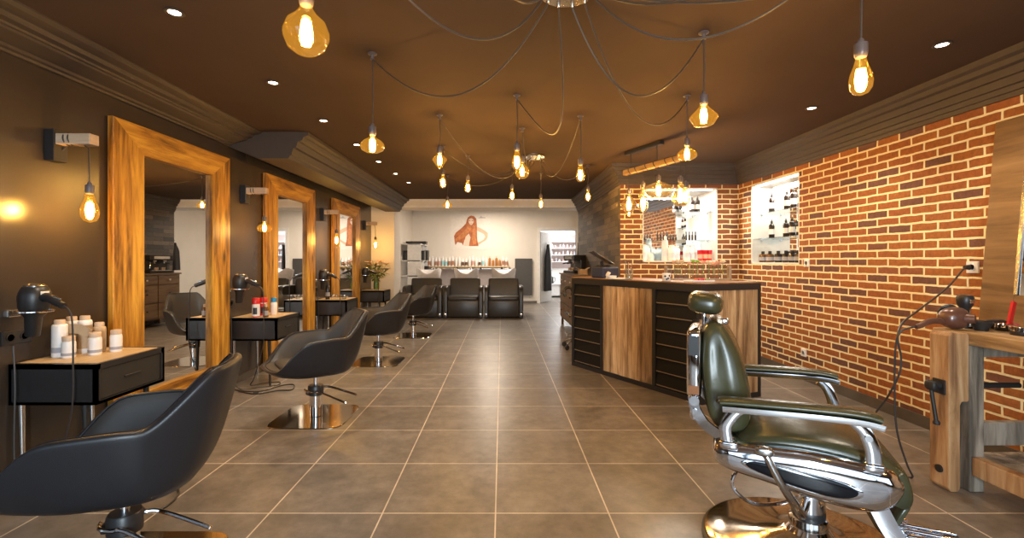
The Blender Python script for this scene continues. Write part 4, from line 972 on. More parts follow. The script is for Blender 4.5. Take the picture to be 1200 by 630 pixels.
# ================================================================== wash area
def wash_unit(x, lab):
    t_ = thing('backwash_chair', lab, 'washbasin chair', (x, 10.75, 0), 0, 'black backwash chairs with white basins')
    w = .46
    m = MB(); m.b2((-w+.10,.03,.02),(w-.10,.70,.42),.015); m.build('base', M['sofa'], t_, smooth=True)
    m = MB(); m.sell((0,.36,.450),(w-.098,.355,.060),.22,.18,n=36,m=12); m.build('seat', M['sofa'], t_, smooth=True, angle=70)
    m = MB(); m.sell((0,.72,.68),(w-.085,.07,.22),.16,.16,rot=(-.20,0,0),n=32,m=12); m.build('backrest', M['sofa'], t_, smooth=True, angle=70)
    for s in (-1,1):
        m = MB(); prof = [(.0,.02),(.0,.58),(.015,.66),(.06,.725),(.15,.745),(.60,.745),(.74,.73),(.80,.66),(.80,.02)]
        x0, x1 = (s*w, s*(w-.098))
        m.rings([[(x0+(x1-x0)*.04,y*.985+.005,z*.985) for y,z in prof],[(x0+(x1-x0)*.2,y,z) for y,z in prof],[(x0+(x1-x0)*.8,y,z) for y,z in prof],[(x1-(x1-x0)*.04,y*.985+.005,z*.985) for y,z in prof]]); m.build('armrest', M['sofa'], t_, smooth=True, angle=50)
    for s in (-1,1):
        m = MB(); m.lathe([(.030,0),(.030,.012),(.024,.014)], (s*(w-.05),-.001,.085), 16, axis=(0,-1,0)); m.build('release_knob', M['chrome'], t_, smooth=True)
    # basin: bowl with a dipped neck rest between two rounded shoulders
    m = MB(); rs = []; N = 48
    def rimz(a):   # a=-pi/2 faces the sitter
        d = abs(((a+PI/2+PI) % (2*PI))-PI)
        return -.095*math.exp(-(d/.42)**2) + .050*math.exp(-((d-1.0)/.45)**2)
    for k, (sx, sy, z, f) in enumerate(((.20,.16,.80,0),(.25,.21,.82,0),(.285,.25,.90,.1),(.305,.275,1.00,.55),(.318,.29,1.085,1),(.315,.287,1.102,1),(.295,.268,1.10,1),(.26,.24,1.02,.5),(.19,.17,.92,0),(.05,.05,.89,0))):
        rs.append([(sx*math.copysign(abs(math.cos(a))**.8,math.cos(a)), 1.08+sy*math.copysign(abs(math.sin(a))**.8,math.sin(a)), z+f*rimz(a)) for a in [2*PI*i/N for i in range(N)]])
    m.rings(rs); m.build('basin', M['ceramic'], t_, smooth=True, angle=70)
    m = MB(); m.b2((-.16,.92,.02),(.16,1.28,.82),.02); m.build('pedestal', M['white_gloss'], t_)
    m = MB(); m.tube(spline([(.12,1.28,1.06),(.12,1.26,1.14),(.09,1.20,1.16),(.06,1.12,1.13)],5), .011, 8); m.build('tap', M['chrome'], t_, smooth=True)
    return t_
for x, w_ in ((-1.86,'leftmost, behind the farthest styling chair'),(-.905,'middle one of the three'),(.045,'rightmost, next to the grey radiator')):
    wash_unit(x, 'black washbasin chair with white basin, ' + w_)
# long shelf of bottles
t_ = thing('wall_shelf', 'long pale wooden shelf of bottles behind the washbasins', 'shelf', (-1.1, YW-.13, 1.150))
m = MB(); m.box((0,0,0),(2.72,.25,.032)); m.build('board', M['shelf_wood'], t_)
for x in (-1.05,-.3,.45,1.1): m = MB(); m.box((x,.06,-.05),(.05,.12,.07)); m.box((x,-.0,-.025),(.05,.22,.02)); m.build('bracket', M['black'], t_)
t_ = thing('splash_panel', 'pale lilac-grey panel on the wall under the bottle shelf', 'wall panel', (-1.1, YW-.012, .78)); m = MB(); m.box((0,0,0),(2.70,.02,.60)); m.build('panel', plain('lilac_grey',(.38,.33,.32),.45), t_); m = MB(); m.box((0,-.012,.30),(2.70,.008,.012)); m.build('edge_strip', M['steel'], t_)
rnd = random.Random(11)
tones = {'copper':plain('copper_label',(.42,.20,.12),.4),'white':M['white_plastic'],'turquoise':plain('turquoise_label',(.30,.62,.68),.4),'amber':plain('amber_bottle',(.40,.16,.03),.2),'pink':plain('pink_label',(.62,.36,.32),.4),'dark':M['brown_bottle']}
row = ['copper','copper','white','copper','pink','turquoise','turquoise','copper','copper','white','white','dark','dark','white','pink','white','dark','turquoise','white','amber','amber','amber','amber','copper','copper']
shapes = {}
xs = [-2.36+i*.1045 for i in range(len(row))]
for i, c in enumerate(row):
    h = .27+.02*((i*7) % 3) if c != 'amber' else (.30 if i % 2 else .22); r = .040
    if c == 'dark': h = .24
    t_ = thing('product_bottle', '%s %s on the wash area shelf, %s from the left' % ({'copper':'white bottle with copper label','white':'plain white bottle','turquoise':'white bottle with turquoise label','amber':'amber brown bottle','pink':'white bottle with pink label','dark':'white bottle with dark label'}[c], 'standing', ORD[i]), 'bottle', (xs[i], YW-.12+.02*(i % 2), 1.1665), 0, 'bottles on the wash area shelf')
    m = MB(); m.lathe([(r*.94,0),(r,.006),(r,h*.72),(r*.8,h*.80),(r*.4,h*.84)], n=14); m.build('body', tones['amber'] if c == 'amber' else M['white_plastic'], t_, smooth=True)
    m = MB(); m.lathe([(r*.45,h*.83),(r*.45,h*.97),(r*.3,h)], n=12); m.build('cap', M['white_plastic'] if c != 'amber' else M['cream'], t_, smooth=True)
    if c not in ('white','amber'): m = MB(); m.lathe([(r+.0006,h*.10),(r+.0006,h*.52)], n=14, cap=False); m.build('label', tones[c], t_, smooth=True)
# poster of a woman with long red hair
pw, ph = 1.12, 1.07
px0 = G(532,252,YW).x; 
po = thing('wall_poster', 'white poster of a woman with very long red hair above the washbasins', 'poster', (0, YW-.006, 0))
def pp(a, b_): v = G(520+a/10.5, 240+b_/10.5, YW); return (v.x, v.z)
def flat(name, poly, mat, off, th=.0016):
    m = MB(); m.prism([pp(*q) for q in poly], 'y', -off-th, -off); return m.build(name, mat, po)
flat('sheet', [(80,110),(570,110),(570,545),(80,545)], plain('poster_white',(.76,.71,.65),.5), -.002, .004)
hair = plain('poster_hair',(.40,.115,.035),.6,noise=.35,nscale=9); skin = plain('poster_skin',(.66,.42,.29),.6); skl = plain('poster_skin_light',(.74,.55,.42),.6); strand = plain('poster_strand',(.52,.19,.055),.6,noise=.3,nscale=14)
flat('figure_arm', [(395,265),(440,280),(500,310),(545,345),(540,400),(525,430),(470,465),(430,490),(405,500),(400,470),(440,455),(490,425),(510,390),(495,360),(450,335),(400,310)], skin, .003)
flat('figure_body', [(255,330),(330,300),(400,300),(410,420),(425,505),(250,505),(262,420)], skl, .003)
flat('figure_hair', [(285,180),(300,150),(335,130),(375,140),(400,170),(408,240),(410,330),(412,420),(428,505),(310,505),(318,460),(330,400),(310,350),(270,390),(262,420),(245,470),(240,500),(225,470),(170,455),(145,495),(135,450),(128,380),(150,340),(200,300),(245,260),(275,225)], hair, .005)
flat('hair_strand', [(300,250),(330,255),(345,290),(280,370),(200,430),(150,440),(140,420),(200,370),(260,310)], strand, .007)
flat('hair_strand', [(365,240),(385,260),(392,360),(398,470),(360,500),(350,420),(355,330)], strand, .007)
flat('figure_face', [(305,185),(325,165),(350,165),(368,185),(368,215),(352,240),(335,250),(318,235),(306,212)], skl, .007)
flat('face_shadow', [(308,192),(325,188),(325,198),(310,200)], hair, .009); flat('face_shadow', [(346,188),(364,192),(362,200),(346,198)], hair, .009); flat('lips', [(328,228),(346,228),(337,235)], plain('poster_lips',(.45,.10,.08),.5), .009)
flat('emblem', [(425,158),(450,150),(460,132),(470,150),(515,156),(515,162),(425,164)], plain('poster_grey',(.42,.39,.38),.6), .003)
# radiator
t_ = thing('radiator', 'tall flat anthracite radiator on the wall left of the storeroom doorway', 'radiator', (G(613.5,300,YW).x, YW-.06, .26))
m = MB(); m.box((0,-.01,.57),(.54,.03,1.14),bev=.008); m.build('front_panel', M['radiator'], t_)
m = MB(); m.box((0,.03,.57),(.50,.05,1.08)); m.build('convector', M['radiator'], t_)
m = MB(); m.cyl((-.2,.03,0),(-.2,.03,-.10),.010); m.cyl((.2,.03,0),(.2,.03,-.10),.010); m.build('pipe', M['steel'], t_, smooth=True)
# white shelving with black boxes
sh = thing('shelving_unit', 'tall white shelving unit with black boxes on the left of the wash area', 'shelving unit', (-2.79, 12.7, 0))
m = MB(); m.b2((.20,0,.05),(.57,.03,1.80)); m.b2((.20,.62,.05),(.55,.65,1.80)); m.b2((0,1.24,.05),(.55,1.27,1.80)); m.b2((0,0,.05),(.02,1.27,1.80)); m.build('carcass', M['white_gloss'], sh)
for z in (.06,.48,.90,1.32,1.78): m = MB(); m.b2((.02,.0,z),(.55,1.25,z+.025)); m.build('shelf', M['white_gloss'], sh)
def sbox_thing(y, z, h, lab, w_=.34): 
    q = thing('storage_box', lab, 'box', (-2.52, y, z), 0, 'black boxes on the white shelving unit'); mm = MB(); mm.b2((-.21,-w_/2+.03,0),(.36,w_/2-.03,h),.01); mm.build('box_body', M['black'], q); mm = MB(); mm.b2((-.215,-w_/2+.025,h),(.365,w_/2-.025,h+.03),.006); mm.build('lid', M['black'], q)
sbox_thing(13.02,1.346,.24,'black storage box on the second shelf from the top, nearer bay'); sbox_thing(13.64,1.346,.26,'black storage box on the second shelf from the top, farther bay'); sbox_thing(13.64,.926,.22,'black storage box on the middle shelf, farther bay',.30); sbox_thing(13.3,1.806,.05,'flat black box lying on top of the white shelving unit')
# black salon gowns
def gown(loc, rz, h, w_, lab):
    t_ = thing('salon_gown', lab, 'gown', loc, rz, 'black salon gowns on hooks'); m = MB(); N = 22; rs = []
    for k in range(15):
        u = k/14; ww = (.05+.16*smooth01(u*3.2)+.05*u)*w_/.22; dd = .035+.03*u
        rs.append([(math.cos(a)*ww*(1+.08*math.sin(5*a+u*3)), -.06+math.sin(a)*dd*(1+.25*math.sin(4*a)), -u*h) for a in [2*PI*i/N for i in range(N)]])
    m.rings(rs); m.build('cloth', M['gown'], t_, smooth=True, angle=70)
    m = MB(); m.tube([(0,.0,.03),(0,-.05,.03),(0,-.065,.05),(0,-.06,.07)], .006, 8); m.lathe([(.02,0),(.02,.008)], (0,0,.03), 14, axis=(0,-1,0)); m.build('hook', M['steel'], t_, smooth=True)
gown((1.44, 14.97, 1.86), math.radians(60), 1.50, .22, 'long black gown hanging on the open white storeroom door')
gown((XS+.098, 10.33, 1.74), math.radians(-90), .62, .13, 'black gown hung at the far end of the stone wall by the coffee machine')
# storeroom shelves and products
st = thing('storeroom_shelves', 'white wall shelves with small products seen through the storeroom doorway', 'shelves', (2.28, 17.40, 0))
m = MB(); m.b2((-.62,-.03,1.05),(.75,0,2.30)); m.build('back_panel', plain('rosy_panel',(.50,.40,.38),.6), st)
for z in (1.30,1.55,1.80,2.05): m = MB(); m.b2((-.62,-.30,z-.02),(.75,-.02,z)); m.build('shelf', M['white_gloss'], st)
for x in (-.64,.75): m = MB(); m.b2((x,-.30,1.05),(x+.02,0,2.30)); m.build('side_panel', M['white_gloss'], st)
wb_ = thing('storeroom_counter', 'white worktop with cupboard fronts at the back of the storeroom', 'counter', (2.28, 17.38, 0))
m = MB(); m.b2((-.70,-.60,.46),(.9,0,.50)); m.build('worktop', M['white_gloss'], wb_)
for k in range(3): m = MB(); m.b2((-.68+k*.52,-.57,.06),(-.18+k*.52,-.02,.455)); m.build('cupboard', M['white_gloss'], wb_)
t_ = thing('black_kettle', 'small black appliance standing on the storeroom worktop', 'appliance', (1.82, 17.0, .501)); m = MB(); m.lathe([(.085,0),(.09,.01),(.075,.2),(.05,.24),(.015,.27)], n=20); m.build('body', M['black'], t_, smooth=True); m = MB(); m.tube(spline([(.07,0,.21),(.13,0,.2),(.14,0,.1),(.085,0,.04)],5), .012, 8); m.build('handle', M['black'], t_, smooth=True)
rnd = random.Random(21)
for zi, z in enumerate((1.30,1.55,1.80)):
    for k in range(9):
        x = 2.28-.54+k*.14+rnd.uniform(-.02,.02); h = rnd.uniform(.09,.17); r = rnd.uniform(.028,.045)
        bottle('product_bottle', '%s product bottle on the %s storeroom shelf, %s from the left' % (('white','rose','grey')[(k+zi) % 3], ('lowest','middle','upper')[zi], ORD[k]), 'bottle', (x, 17.24, z), [(r,0),(r,h*.75),(r*.6,h*.82)], [M['white_plastic'],tones['pink'],M['label_grey']][(k+zi) % 3], M['white_plastic'], [(r*.6,h*.8),(r*.6,h*.98),(r*.4,h)], None, None, 'products on the storeroom shelves', 10)
# ================================================================== barber chair
bch = thing('barber_chair', 'vintage chrome barber chair with olive green leather in the right foreground', 'barber chair', (1.36, 2.15, 0), math.radians(-25))
CU = .055
m = MB(); m.lathe([(.445,0),(.450,.006),(.450,.022),(.440,.030)], (CU,0,0), 72); m.build('base_rim', M['black'], bch, smooth=True)
m = MB(); m.lathe([(.440,.029),(.425,.034),(.34,.040),(.22,.058),(.13,.085),(.095,.105),(.05,.106)], (CU,0,0), 72); m.build('base_disc', M['base_metal'], bch, smooth=True, angle=70)
m = MB(); m.lathe([(.100,.09),(.100,.10),(.078,.125),(.078,.165),(.066,.17),(.066,.30),(.085,.31),(.085,.37),(.05,.38)], (CU,0,0), 40); m.build('hydraulic_column', M['chrome'], bch, smooth=True)
m = MB(); m.lathe([(.0665,.17),(.068,.172),(.068,.20),(.0665,.202)], (CU,0,0), 40); m.build('column_ring', M['black'], bch, smooth=True)
# chrome seat body: side outline lofted across the width
side = spline([(-.345,.522),(-.335,.475),(-.28,.448),(-.135,.418),(.05,.380),(.20,.372),(.275,.405),(.312,.465),(.305,.515),(.25,.548),(.05,.572),(-.135,.570),(-.28,.562),(-.33,.550),(-.345,.522)], 5)[:-1]
cu_, cz_ = -.02, .475
def seat_ring(v, k, kz=None):
    kz = k if kz is None else kz
    return [(cu_+(p.x-cu_)*k, v, cz_+(p.y-cz_)*kz) for p in side]
side = [Vector((p[0], p[1])) for p in side]
m = MB(); m.rings([seat_ring(v,k,kz) for v,k,kz in ((-.352,.55,.30),(-.350,.80,.62),(-.340,.93,.84),(-.322,.985,.96),(-.29,1,1),(0,1,1),(.29,1,1),(.322,.985,.96),(.340,.93,.84),(.350,.80,.62),(.352,.55,.30))]); m.build('seat_body', M['chrome'], bch, smooth=True, angle=80)
for s in (-1,1):
    m = MB(); ring = [(-.225,.497),(-.20,.512),(-.13,.513),(.03,.497),(.12,.482),(.165,.462),(.160,.440),(.12,.424),(.04,.424),(-.08,.444),(-.18,.473),(-.215,.487)]
    rr = [Vector((p[0], p[1])) for p in spline([(a,b_,0) for a,b_ in ring+[ring[0]]],4)[:-1]]
    c0 = Vector((-.03,.468)); 
    m.rings([[(c0.x+(p.x-c0.x)*k, s*v, c0.y+(p.y-c0.y)*k) for p in rr] for k,v in ((1.06,.345),(1.06,.3535),(1.0,.3565))]); bz = m.build('side_trim', M['chrome'], bch, smooth=True, angle=50)
    m = MB(); m.rings([[(c0.x+(p.x-c0.x)*k, s*v, c0.y+(p.y-c0.y)*k) for p in rr] for k,v in ((.97,.35),(.97,.3568),(.90,.359),(.5,.360))]); m.build('black_inlay', M['gloss_black'], bz, smooth=True, angle=60)
# seat cushion with drooping nose
prof_c = [(-.27,.54),(-.25,.585),(-.17,.628),(-.03,.645),(.14,.635),(.27,.597),(.335,.53),(.358,.44),(.345,.392),(.315,.395),(.30,.46),(.26,.52),(.10,.54),(-.20,.52)]
pc = [Vector((p[0],p[1])) for p in spline([(a,b_,0) for a,b_ in prof_c+[prof_c[0]]],4)[:-1]]
def crown(v): return 1-.0*v
m = MB(); rs = []
for v, k, drop in ((-.300,.80,.060),(-.298,.90,.050),(-.288,.965,.036),(-.26,.99,.026),(-.15,1,.008),(0,1,0),(.15,1,.008),(.26,.99,.026),(.288,.965,.036),(.298,.90,.050),(.300,.80,.060)):
    rs.append([(.05+(p.x-.05)*k, v, .53+(p.y-.53)*k-(drop if p.y > .53 else 0)*(1 if p.y > .56 else .5)) for p in pc])
m.rings(rs); m.build('seat_cushion', M['green'], bch, smooth=True, angle=85, sub=1)
pipe_m = plain('dark_green_piping',(.02,.032,.028),.25)
for s in (-1,1): m = MB(); m.tube(spline([(-.26,s*.303,.548),(-.10,s*.305,.572),(.06,s*.305,.570),(.22,s*.305,.545),(.29,s*.303,.51)],6), .010, 10); m.build('cushion_piping', pipe_m, bch, smooth=True)
# backrest pad
bp_ = [(-.30,1.052),(-.265,1.00),(-.222,.905),(-.190,.77),(-.178,.66),(-.205,.585),(-.27,.565),(-.33,.585),(-.372,.66),(-.392,.80),(-.398,.93),(-.385,1.03),(-.345,1.062)]
bb = [Vector((p[0],p[1])) for p in spline([(a,b_,0) for a,b_ in bp_+[bp_[0]]],4)[:-1]]
m = MB(); rs = []
for v, k, ku in ((-.252,.70,.30),(-.250,.84,.55),(-.238,.94,.80),(-.205,.985,.94),(-.13,1,.99),(0,1,1),(.13,1,.99),(.205,.985,.94),(.238,.94,.80),(.250,.84,.55),(.252,.70,.30)):
    r = []
    for p in bb:
        zz = .81+(p.y-.81)*k; wv = v*(1-.16*max(0,(zz-.80)/.25)**1.5)
        r.append((-.33+(p.x+.33)*ku, wv, zz))
    rs.append(r)
m.rings(rs); m.build('backrest_pad', M['green'], bch, smooth=True, angle=85, sub=1)
m = MB(); m.box((-.422,0,.865),(.062,.47,.31),(0,.0,0),.020,3); sh_ = m.build('back_shell', M['chrome'], bch, smooth=True, angle=50)
cpl = plain('copper_plate',(.30,.12,.05),.35,.6)
for s in (-1,1):
    m = MB(); m.box((-.4225,s*.2353,.95),(.046,.004,.09),None,.001); m.build('shell_panel', M['black'], sh_)
    m = MB(); m.box((-.4225,s*.2355,.748),(.044,.004,.038)); m.build('side_badge', cpl, sh_)
for s in (-1,1):
    m = MB(); m.sweep(spline([(-.425,s*.225,.715),(-.415,s*.228,.66),(-.375,s*.235,.60),(-.315,s*.25,.565),(-.26,s*.27,.55)],5), [(-.008,-.022),(.008,-.022),(.008,.022),(-.008,.022)], up=(0,1,0) if False else (0.3,0,1)); m.cyl((-.42,s*.225,.70),(-.42,s*.245,.70),.022,None,18); m.cyl((-.42,s*.225,.655),(-.42,s*.243,.655),.010,None,14); m.build('back_bracket', M['chrome'], bch, smooth=True)
m = MB(); m.box((-.425,0,.66),(.03,.44,.12),None,.012); m.build('lower_back_plate', M['chrome'], bch, smooth=True)
# headrest
m = MB()
for v in (-.05,.05): m.cyl((-.383,v,.98),(-.383,v,1.11),.010,None,12)
m.build('headrest_post', M['chrome'], bch, smooth=True)
m = MB(); m.sell((-.378,0,1.132),(.080,.150,.052),.62,.55,rot=(0,.12,0),n=40,m=18); m.build('headrest', M['green'], bch, smooth=True, angle=85)
m = MB(); m.sell((-.30,0,1.045),(.03,.05,.014),.5,.5,n=24,m=8); m.build('headrest_clamp', M['chrome'], bch, smooth=True)
# armrests
for s in (-1,1):
    v = s*.35
    m = MB(); m.sweep(spline([(-.315,v,.742),(-.29,v,.748),(-.1,v,.756),(.08,v,.760),(.18,v,.757),(.228,v,.746)],6), [(.046*math.cos(a), .016*math.sin(a)) for a in [k*2*PI/16 for k in range(16)]]); m.build('arm_pad', M['green'], bch, smooth=True, angle=70)
    m = MB(); m.sweep(spline([(-.305,v,.724),(-.1,v,.732),(.08,v,.736),(.18,v,.733),(.234,v,.724)],6), [(-.042,-.014),(-.030,-.018),(.030,-.018),(.042,-.014),(.047,.004),(.047,.010),(-.047,.010),(-.047,.004)]); ar = m.build('arm_rail', M['chrome'], bch, smooth=True, angle=50)
    vi = s*.335
    # front support: curved tapered strap, a hinge joint half way
    m = MB(); m.sweep(spline([(.155,vi,.722),(.185,vi,.69),(.205,vi,.64),(.212,vi,.60),(.214,vi,.545)],6), [(-.010,-.025),(.008,-.025),(.012,-.020),(.010,0),(.012,.020),(.008,.025),(-.010,.025)], up=(1,0,.2)); m.box((.214,vi,.556),(.062,.04,.03),None,.006); m.cyl((.195,vi-s*-.0,.665),(.195,vi+s*.02,.665),.013,None,16); m.build('front_arm_support', M['chrome'], bch, smooth=True, angle=50)
    m = MB(); m.sweep(spline([(-.235,vi,.722),(-.265,vi,.69),(-.292,vi,.64),(-.292,vi,.60),(-.282,vi,.545)],6), [(-.010,-.024),(.008,-.024),(.012,-.019),(.010,0),(.012,.019),(.008,.024),(-.010,.024)], up=(1,0,.2)); m.box((-.28,vi,.560),(.066,.04,.03),None,.006); m.build('rear_arm_support', M['chrome'], bch, smooth=True, angle=50)
# pump lever, cable guard, footrest
m = MB(); m.tube(spline([(-.150,-.372,.560),(-.13,-.375,.52),(-.085,-.36,.43),(-.03,-.30,.33),(.0,-.21,.262)],6), .016, 12, [.8+.4*i/24 for i in range(25)]); m.sell((-.152,-.372,.566),(.036,.020,.020),.7,.7,n=20,m=10); lv = m.build('recline_lever', M['steel'], bch, smooth=True)
m = MB(); m.tube([(.0,-.21,.262),(.02,-.12,.25),(.04,-.05,.26)], .019, 12); m.build('lever_pivot', M['chrome'], lv, smooth=True)
m = MB(); m.tube(spline([(-.20,-.16,.44),(-.26,-.20,.37),(-.255,-.20,.31),(-.18,-.19,.262),(-.08,-.16,.27),(.02,-.10,.30)],6), .008, 8); m.build('cable_guard', M['chrome'], bch, smooth=True)
for s in (-1,1):
    v = s*.215
    m = MB(); m.sweep(spline([(.20,v,.44),(.25,v,.37),(.30,v,.27),(.38,v,.16),(.46,v,.11)],6), [(-.010,-.032),(.010,-.032),(.013,0),(.010,.032),(-.010,.032)], up=(1,0,.6)); m.build('footrest_arm', M['chrome'], bch, smooth=True, angle=50)
m = MB(); m.sell((.33,0,.30),(.016,.19,.10),.4,.4,rot=(0,.45,0),n=30,m=10); m.build('calf_pad', M['green'], bch, smooth=True)
m = MB(); m.b2((.43,-.24,.085),(.66,.24,.105),.008); ft_ = m.build('footplate', M['chrome'], bch, smooth=True)
for k in range(9):
    m = MB(); m.tube([(.445,-.215+k*.054,.112),(.645,-.215+k*.054,.112)], .009, 10); m.build('footplate_rib', M['chrome'], ft_, smooth=True)

# ================================================================== workbench
BT = .923
wbn = thing('workbench', 'old carpenter workbench of worn wood with a leg vise, against the brick wall at right', 'workbench', (0,0,0))
m = MB(); m.b2((2.70,1.35,BT-.072),(3.36,2.90,BT),.006); m.build('bench_top', M['bench_y'], wbn)
m = MB()
m.prism([(2.585,.02),(2.60,0),(2.638,0),(2.650,.02),(2.650,.50),(2.660,.522),(2.695,.522),(2.702,.535),(2.702,BT-.02),(2.690,BT-.002),(2.60,BT),(2.583,BT-.02)], 'y', 2.672, 2.795); jw = m.build('vise_jaw', M['bench_orange'], wbn, bevel=.006)
m = MB(); m.box((2.579,2.728,.60),(.010,.075,.085),None,.002); vp = m.build('vise_plate', M['blackmat'], wbn)
m = MB(); m.cyl((2.582,2.728,.605),(2.535,2.728,.605),.026,.024,16); m.sell((2.532,2.728,.605),(.020,.034,.030),.7,.7,n=18,m=10); m.build('vise_screw_head', M['blackmat'], vp, smooth=True)
m = MB(); m.cyl((2.530,2.735,.635),(2.528,2.690,.40),.010,None,12); m.lathe([(.016,-.012),(.018,0),(.012,.012)],(2.528,2.690,.40),14); m.build('vise_handle', M['blackmat'], vp, smooth=True)
m = MB(); m.cyl((2.65,2.728,.605),(3.05,2.728,.605),.016,None,14); m.build('vise_screw', M['blackmat'], vp, smooth=True)
m = MB(); m.cyl((2.586,2.73,.115),(2.575,2.73,.115),.022,None,16); m.build('guide_bolt', M['blackmat'], wbn, smooth=True)
for x in (2.705,3.24):
    for y in (2.672,1.45):
        m = MB(); m.b2((x,y,0),(x+.085,y+.105,BT-.072),.008); m.build('leg', M['bench_grey'], wbn)
for z0, z1 in ((BT-.15,BT-.075),(.255,.39)):
    for y in (2.71,1.48):
        m = MB(); m.b2((2.79,y,z0),(3.24,y+.05,z1),.005); m.build('end_rail', M['bench_grey'], wbn)
m = MB(); m.b2((2.712,1.40,.100),(2.775,2.672,.207),.006); m.build('front_rail', M['bench_orange'], wbn)
m = MB()
for k in range(4): m.b2((2.776+k*.146,1.45,.175),(2.776+k*.146+.142,2.76,.200),.004)
m.build('lower_shelf', M['bench_grey'], wbn)
# plank-framed mirror leaning above the bench
pm = thing('plank_mirror', 'tall mirror in a broad brown plank frame leaning on the brick wall above the workbench', 'mirror', (0,0,0))
def lean(z): return 3.255+(3.372-3.255)*(z-.924)/(2.28-.924)
def plank_v(y0, y1, z0, z1, mat, name, th=.035, off=0.0):
    m = MB(); m.rings([[(lean(z0)+off,y0,z0),(lean(z0)+off,y1,z0),(lean(z0)+off+th*.5,y1,z0),(lean(z0)+off+th*.5,y0,z0)],[(lean(z1)+off,y0,z1),(lean(z1)+off,y1,z1),(lean(z1)+off+.016,y1,z1),(lean(z1)+off+.016,y0,z1)]]); return m.build(name, mat, pm, bevel=.003)
slab_z = wood('brown_plank_upright', (.10,.050,.018), (.19,.10,.038), (.27,.155,.065), 'y', .5, bump=.3, scale=.9)
plank_v(2.955, 3.16, .924, 2.28, slab_z, 'frame_plank'); plank_v(1.95, 2.155, .924, 2.28, slab_z, 'frame_plank')
plank_v(2.155, 2.955, 2.08, 2.28, slab_z, 'frame_rail'); plank_v(2.155, 2.955, .924, 1.12, slab_z, 'frame_rail')
plank_v(2.13, 2.98, 1.10, 2.10, M['mirror'], 'mirror_glass', off=.006, th=.01)
plank_v(2.935, 2.957, 1.12, 2.08, M['steel'], 'glass_bead', off=-.004, th=.008)
# ---- tools on the bench
BZ = BT+.001
hd = thing('hair_dryer', 'bronze brown round hair dryer lying at the corner of the workbench', 'hair dryer', (2.735, 2.80, BZ), 0)
m = MB(); m.sell((0,0,.068),(.078,.062,.066),.9,.9,n=32,m=18,fn=lambda v: Vector((v.x, v.y, v.z*(1+.12*v.x/.078)))); m.build('barrel', M['dryer_brown'], hd, smooth=True, angle=80)
m = MB(); m.lathe([(.040,.055),(.050,.062),(.050,.072),(.030,.075)],(0,0,.068),24,axis=(.25,.75,.45)); m.build('rear_grille', M['black'], hd, smooth=True)
m = MB(); m.lathe([(.032,.05),(.026,.085),(.024,.095),(.018,.095)],(0,0,.066),20,axis=(.55,-.82,.05)); m.build('nozzle', M['dryer_brown'], hd, smooth=True)
m = MB(); m.tube(spline([(-.06,0,.045),(-.11,-.005,.052),(-.17,-.02,.048),(-.225,-.03,.028),(-.255,-.03,.018)],6), .019, 14, [1.05-.25*i/24 for i in range(25)]); m.build('handle', M['dryer_brown'], hd, smooth=True)
m = MB(); m.box((.045,-.055,.035),(.02,.004,.012),(0,0,.6),.002); m.build('badge', M['white_plastic'], hd)
m = MB()
o_ = Vector((2.735,2.80,BZ))
wall_p = Vector((XR-.02, ylo, EYE-8*ylo/FPX))
pts = spline([Vector((2.48,2.77,BZ+.018)), Vector((2.455,2.77,BZ+.015)), Vector((2.40,2.78,BZ-.01)), Vector((2.385,2.80,.82)), Vector((2.395,2.82,.55)), Vector((2.41,2.82,.30)), Vector((2.47,2.82,.10)), Vector((2.52,2.84,.01)), Vector((2.48,2.90,.006)), Vector((2.46,2.98,.007))], 8)
m.tube([p-o_ for p in pts], .0055, 8)
m.build('power_cord', M['cable'], hd, smooth=True)
ec = thing('power_cord', 'long black cord sagging from the white outlet, then down the brick wall to the floor', 'cord', wall_p)
m = MB(); pts = spline([wall_p+Vector((-.012,0,0)), wall_p+Vector((-.05,.0,-.01)), G(1110,337,3.2), G(1078,362,3.05), G(1058,378,2.92), G(1052,395,2.86), G(1056,420,2.86), G(1053,440,2.87), G(1040,465,2.93), G(1027,482,3.02), G(1015,500,3.12), Vector((2.42,3.28,.006)), Vector((2.3,3.3,.006))], 8); m.tube([p-wall_p for p in pts], .006, 8); m.build('cable', M['cable'], ec, smooth=True)
m = MB(); m.cyl((-.014,0,0),(-.045,0,0),.019,.014,14); m.build('plug', M['black'], ec, smooth=True)
def tool(name, lab, cat, loc, rz=0): return thing(name, lab, cat, (loc[0],loc[1],BZ), rz)
t_ = tool('clipper_stand', 'black electric clipper standing upright behind the bronze hair dryer', 'clipper', (2.87,2.865), .2)
m = MB(); m.lathe([(.035,0),(.036,.01),(.024,.02),(.021,.05),(.026,.12),(.040,.145),(.043,.185),(.036,.20),(.02,.203)], n=22); m.build('body', M['black'], t_, smooth=True)
m = MB(); m.box((0,-.038,.165),(.040,.008,.026),(.0,0,0),.004); m.build('blade_head', M['steel'], t_)
m = MB(); m.box((0,-.026,.10),(.010,.006,.03),None,.002); m.build('switch', M['steel'], t_)
t_ = tool('shaving_bowl', 'small black shaving bowl on the workbench right of the bronze dryer', 'bowl', (2.855,2.755))
m = MB(); m.lathe([(.032,0),(.034,.006),(.034,.014),(.050,.038),(.053,.052),(.049,.052),(.040,.024),(.003,.020)], n=26, cap=False); m.build('bowl_body', M['blackmat'], t_, smooth=True)
m = MB(); m.lathe([(.0525,.047),(.0545,.050),(.0525,.054)], n=26, cap=False); m.build('rim', M['black'], t_, smooth=True)
t_ = tool('hair_clipper', 'black hair clipper lying on its side at the back of the workbench', 'clipper', (3.03,2.84), .25)
m = MB(); m.sell((0,0,.028),(.075,.028,.027),.6,.6,n=26,m=12,fn=lambda v: Vector((v.x, v.y*(1+.2*v.x/.075), v.z))); m.build('body', M['black'], t_, smooth=True)
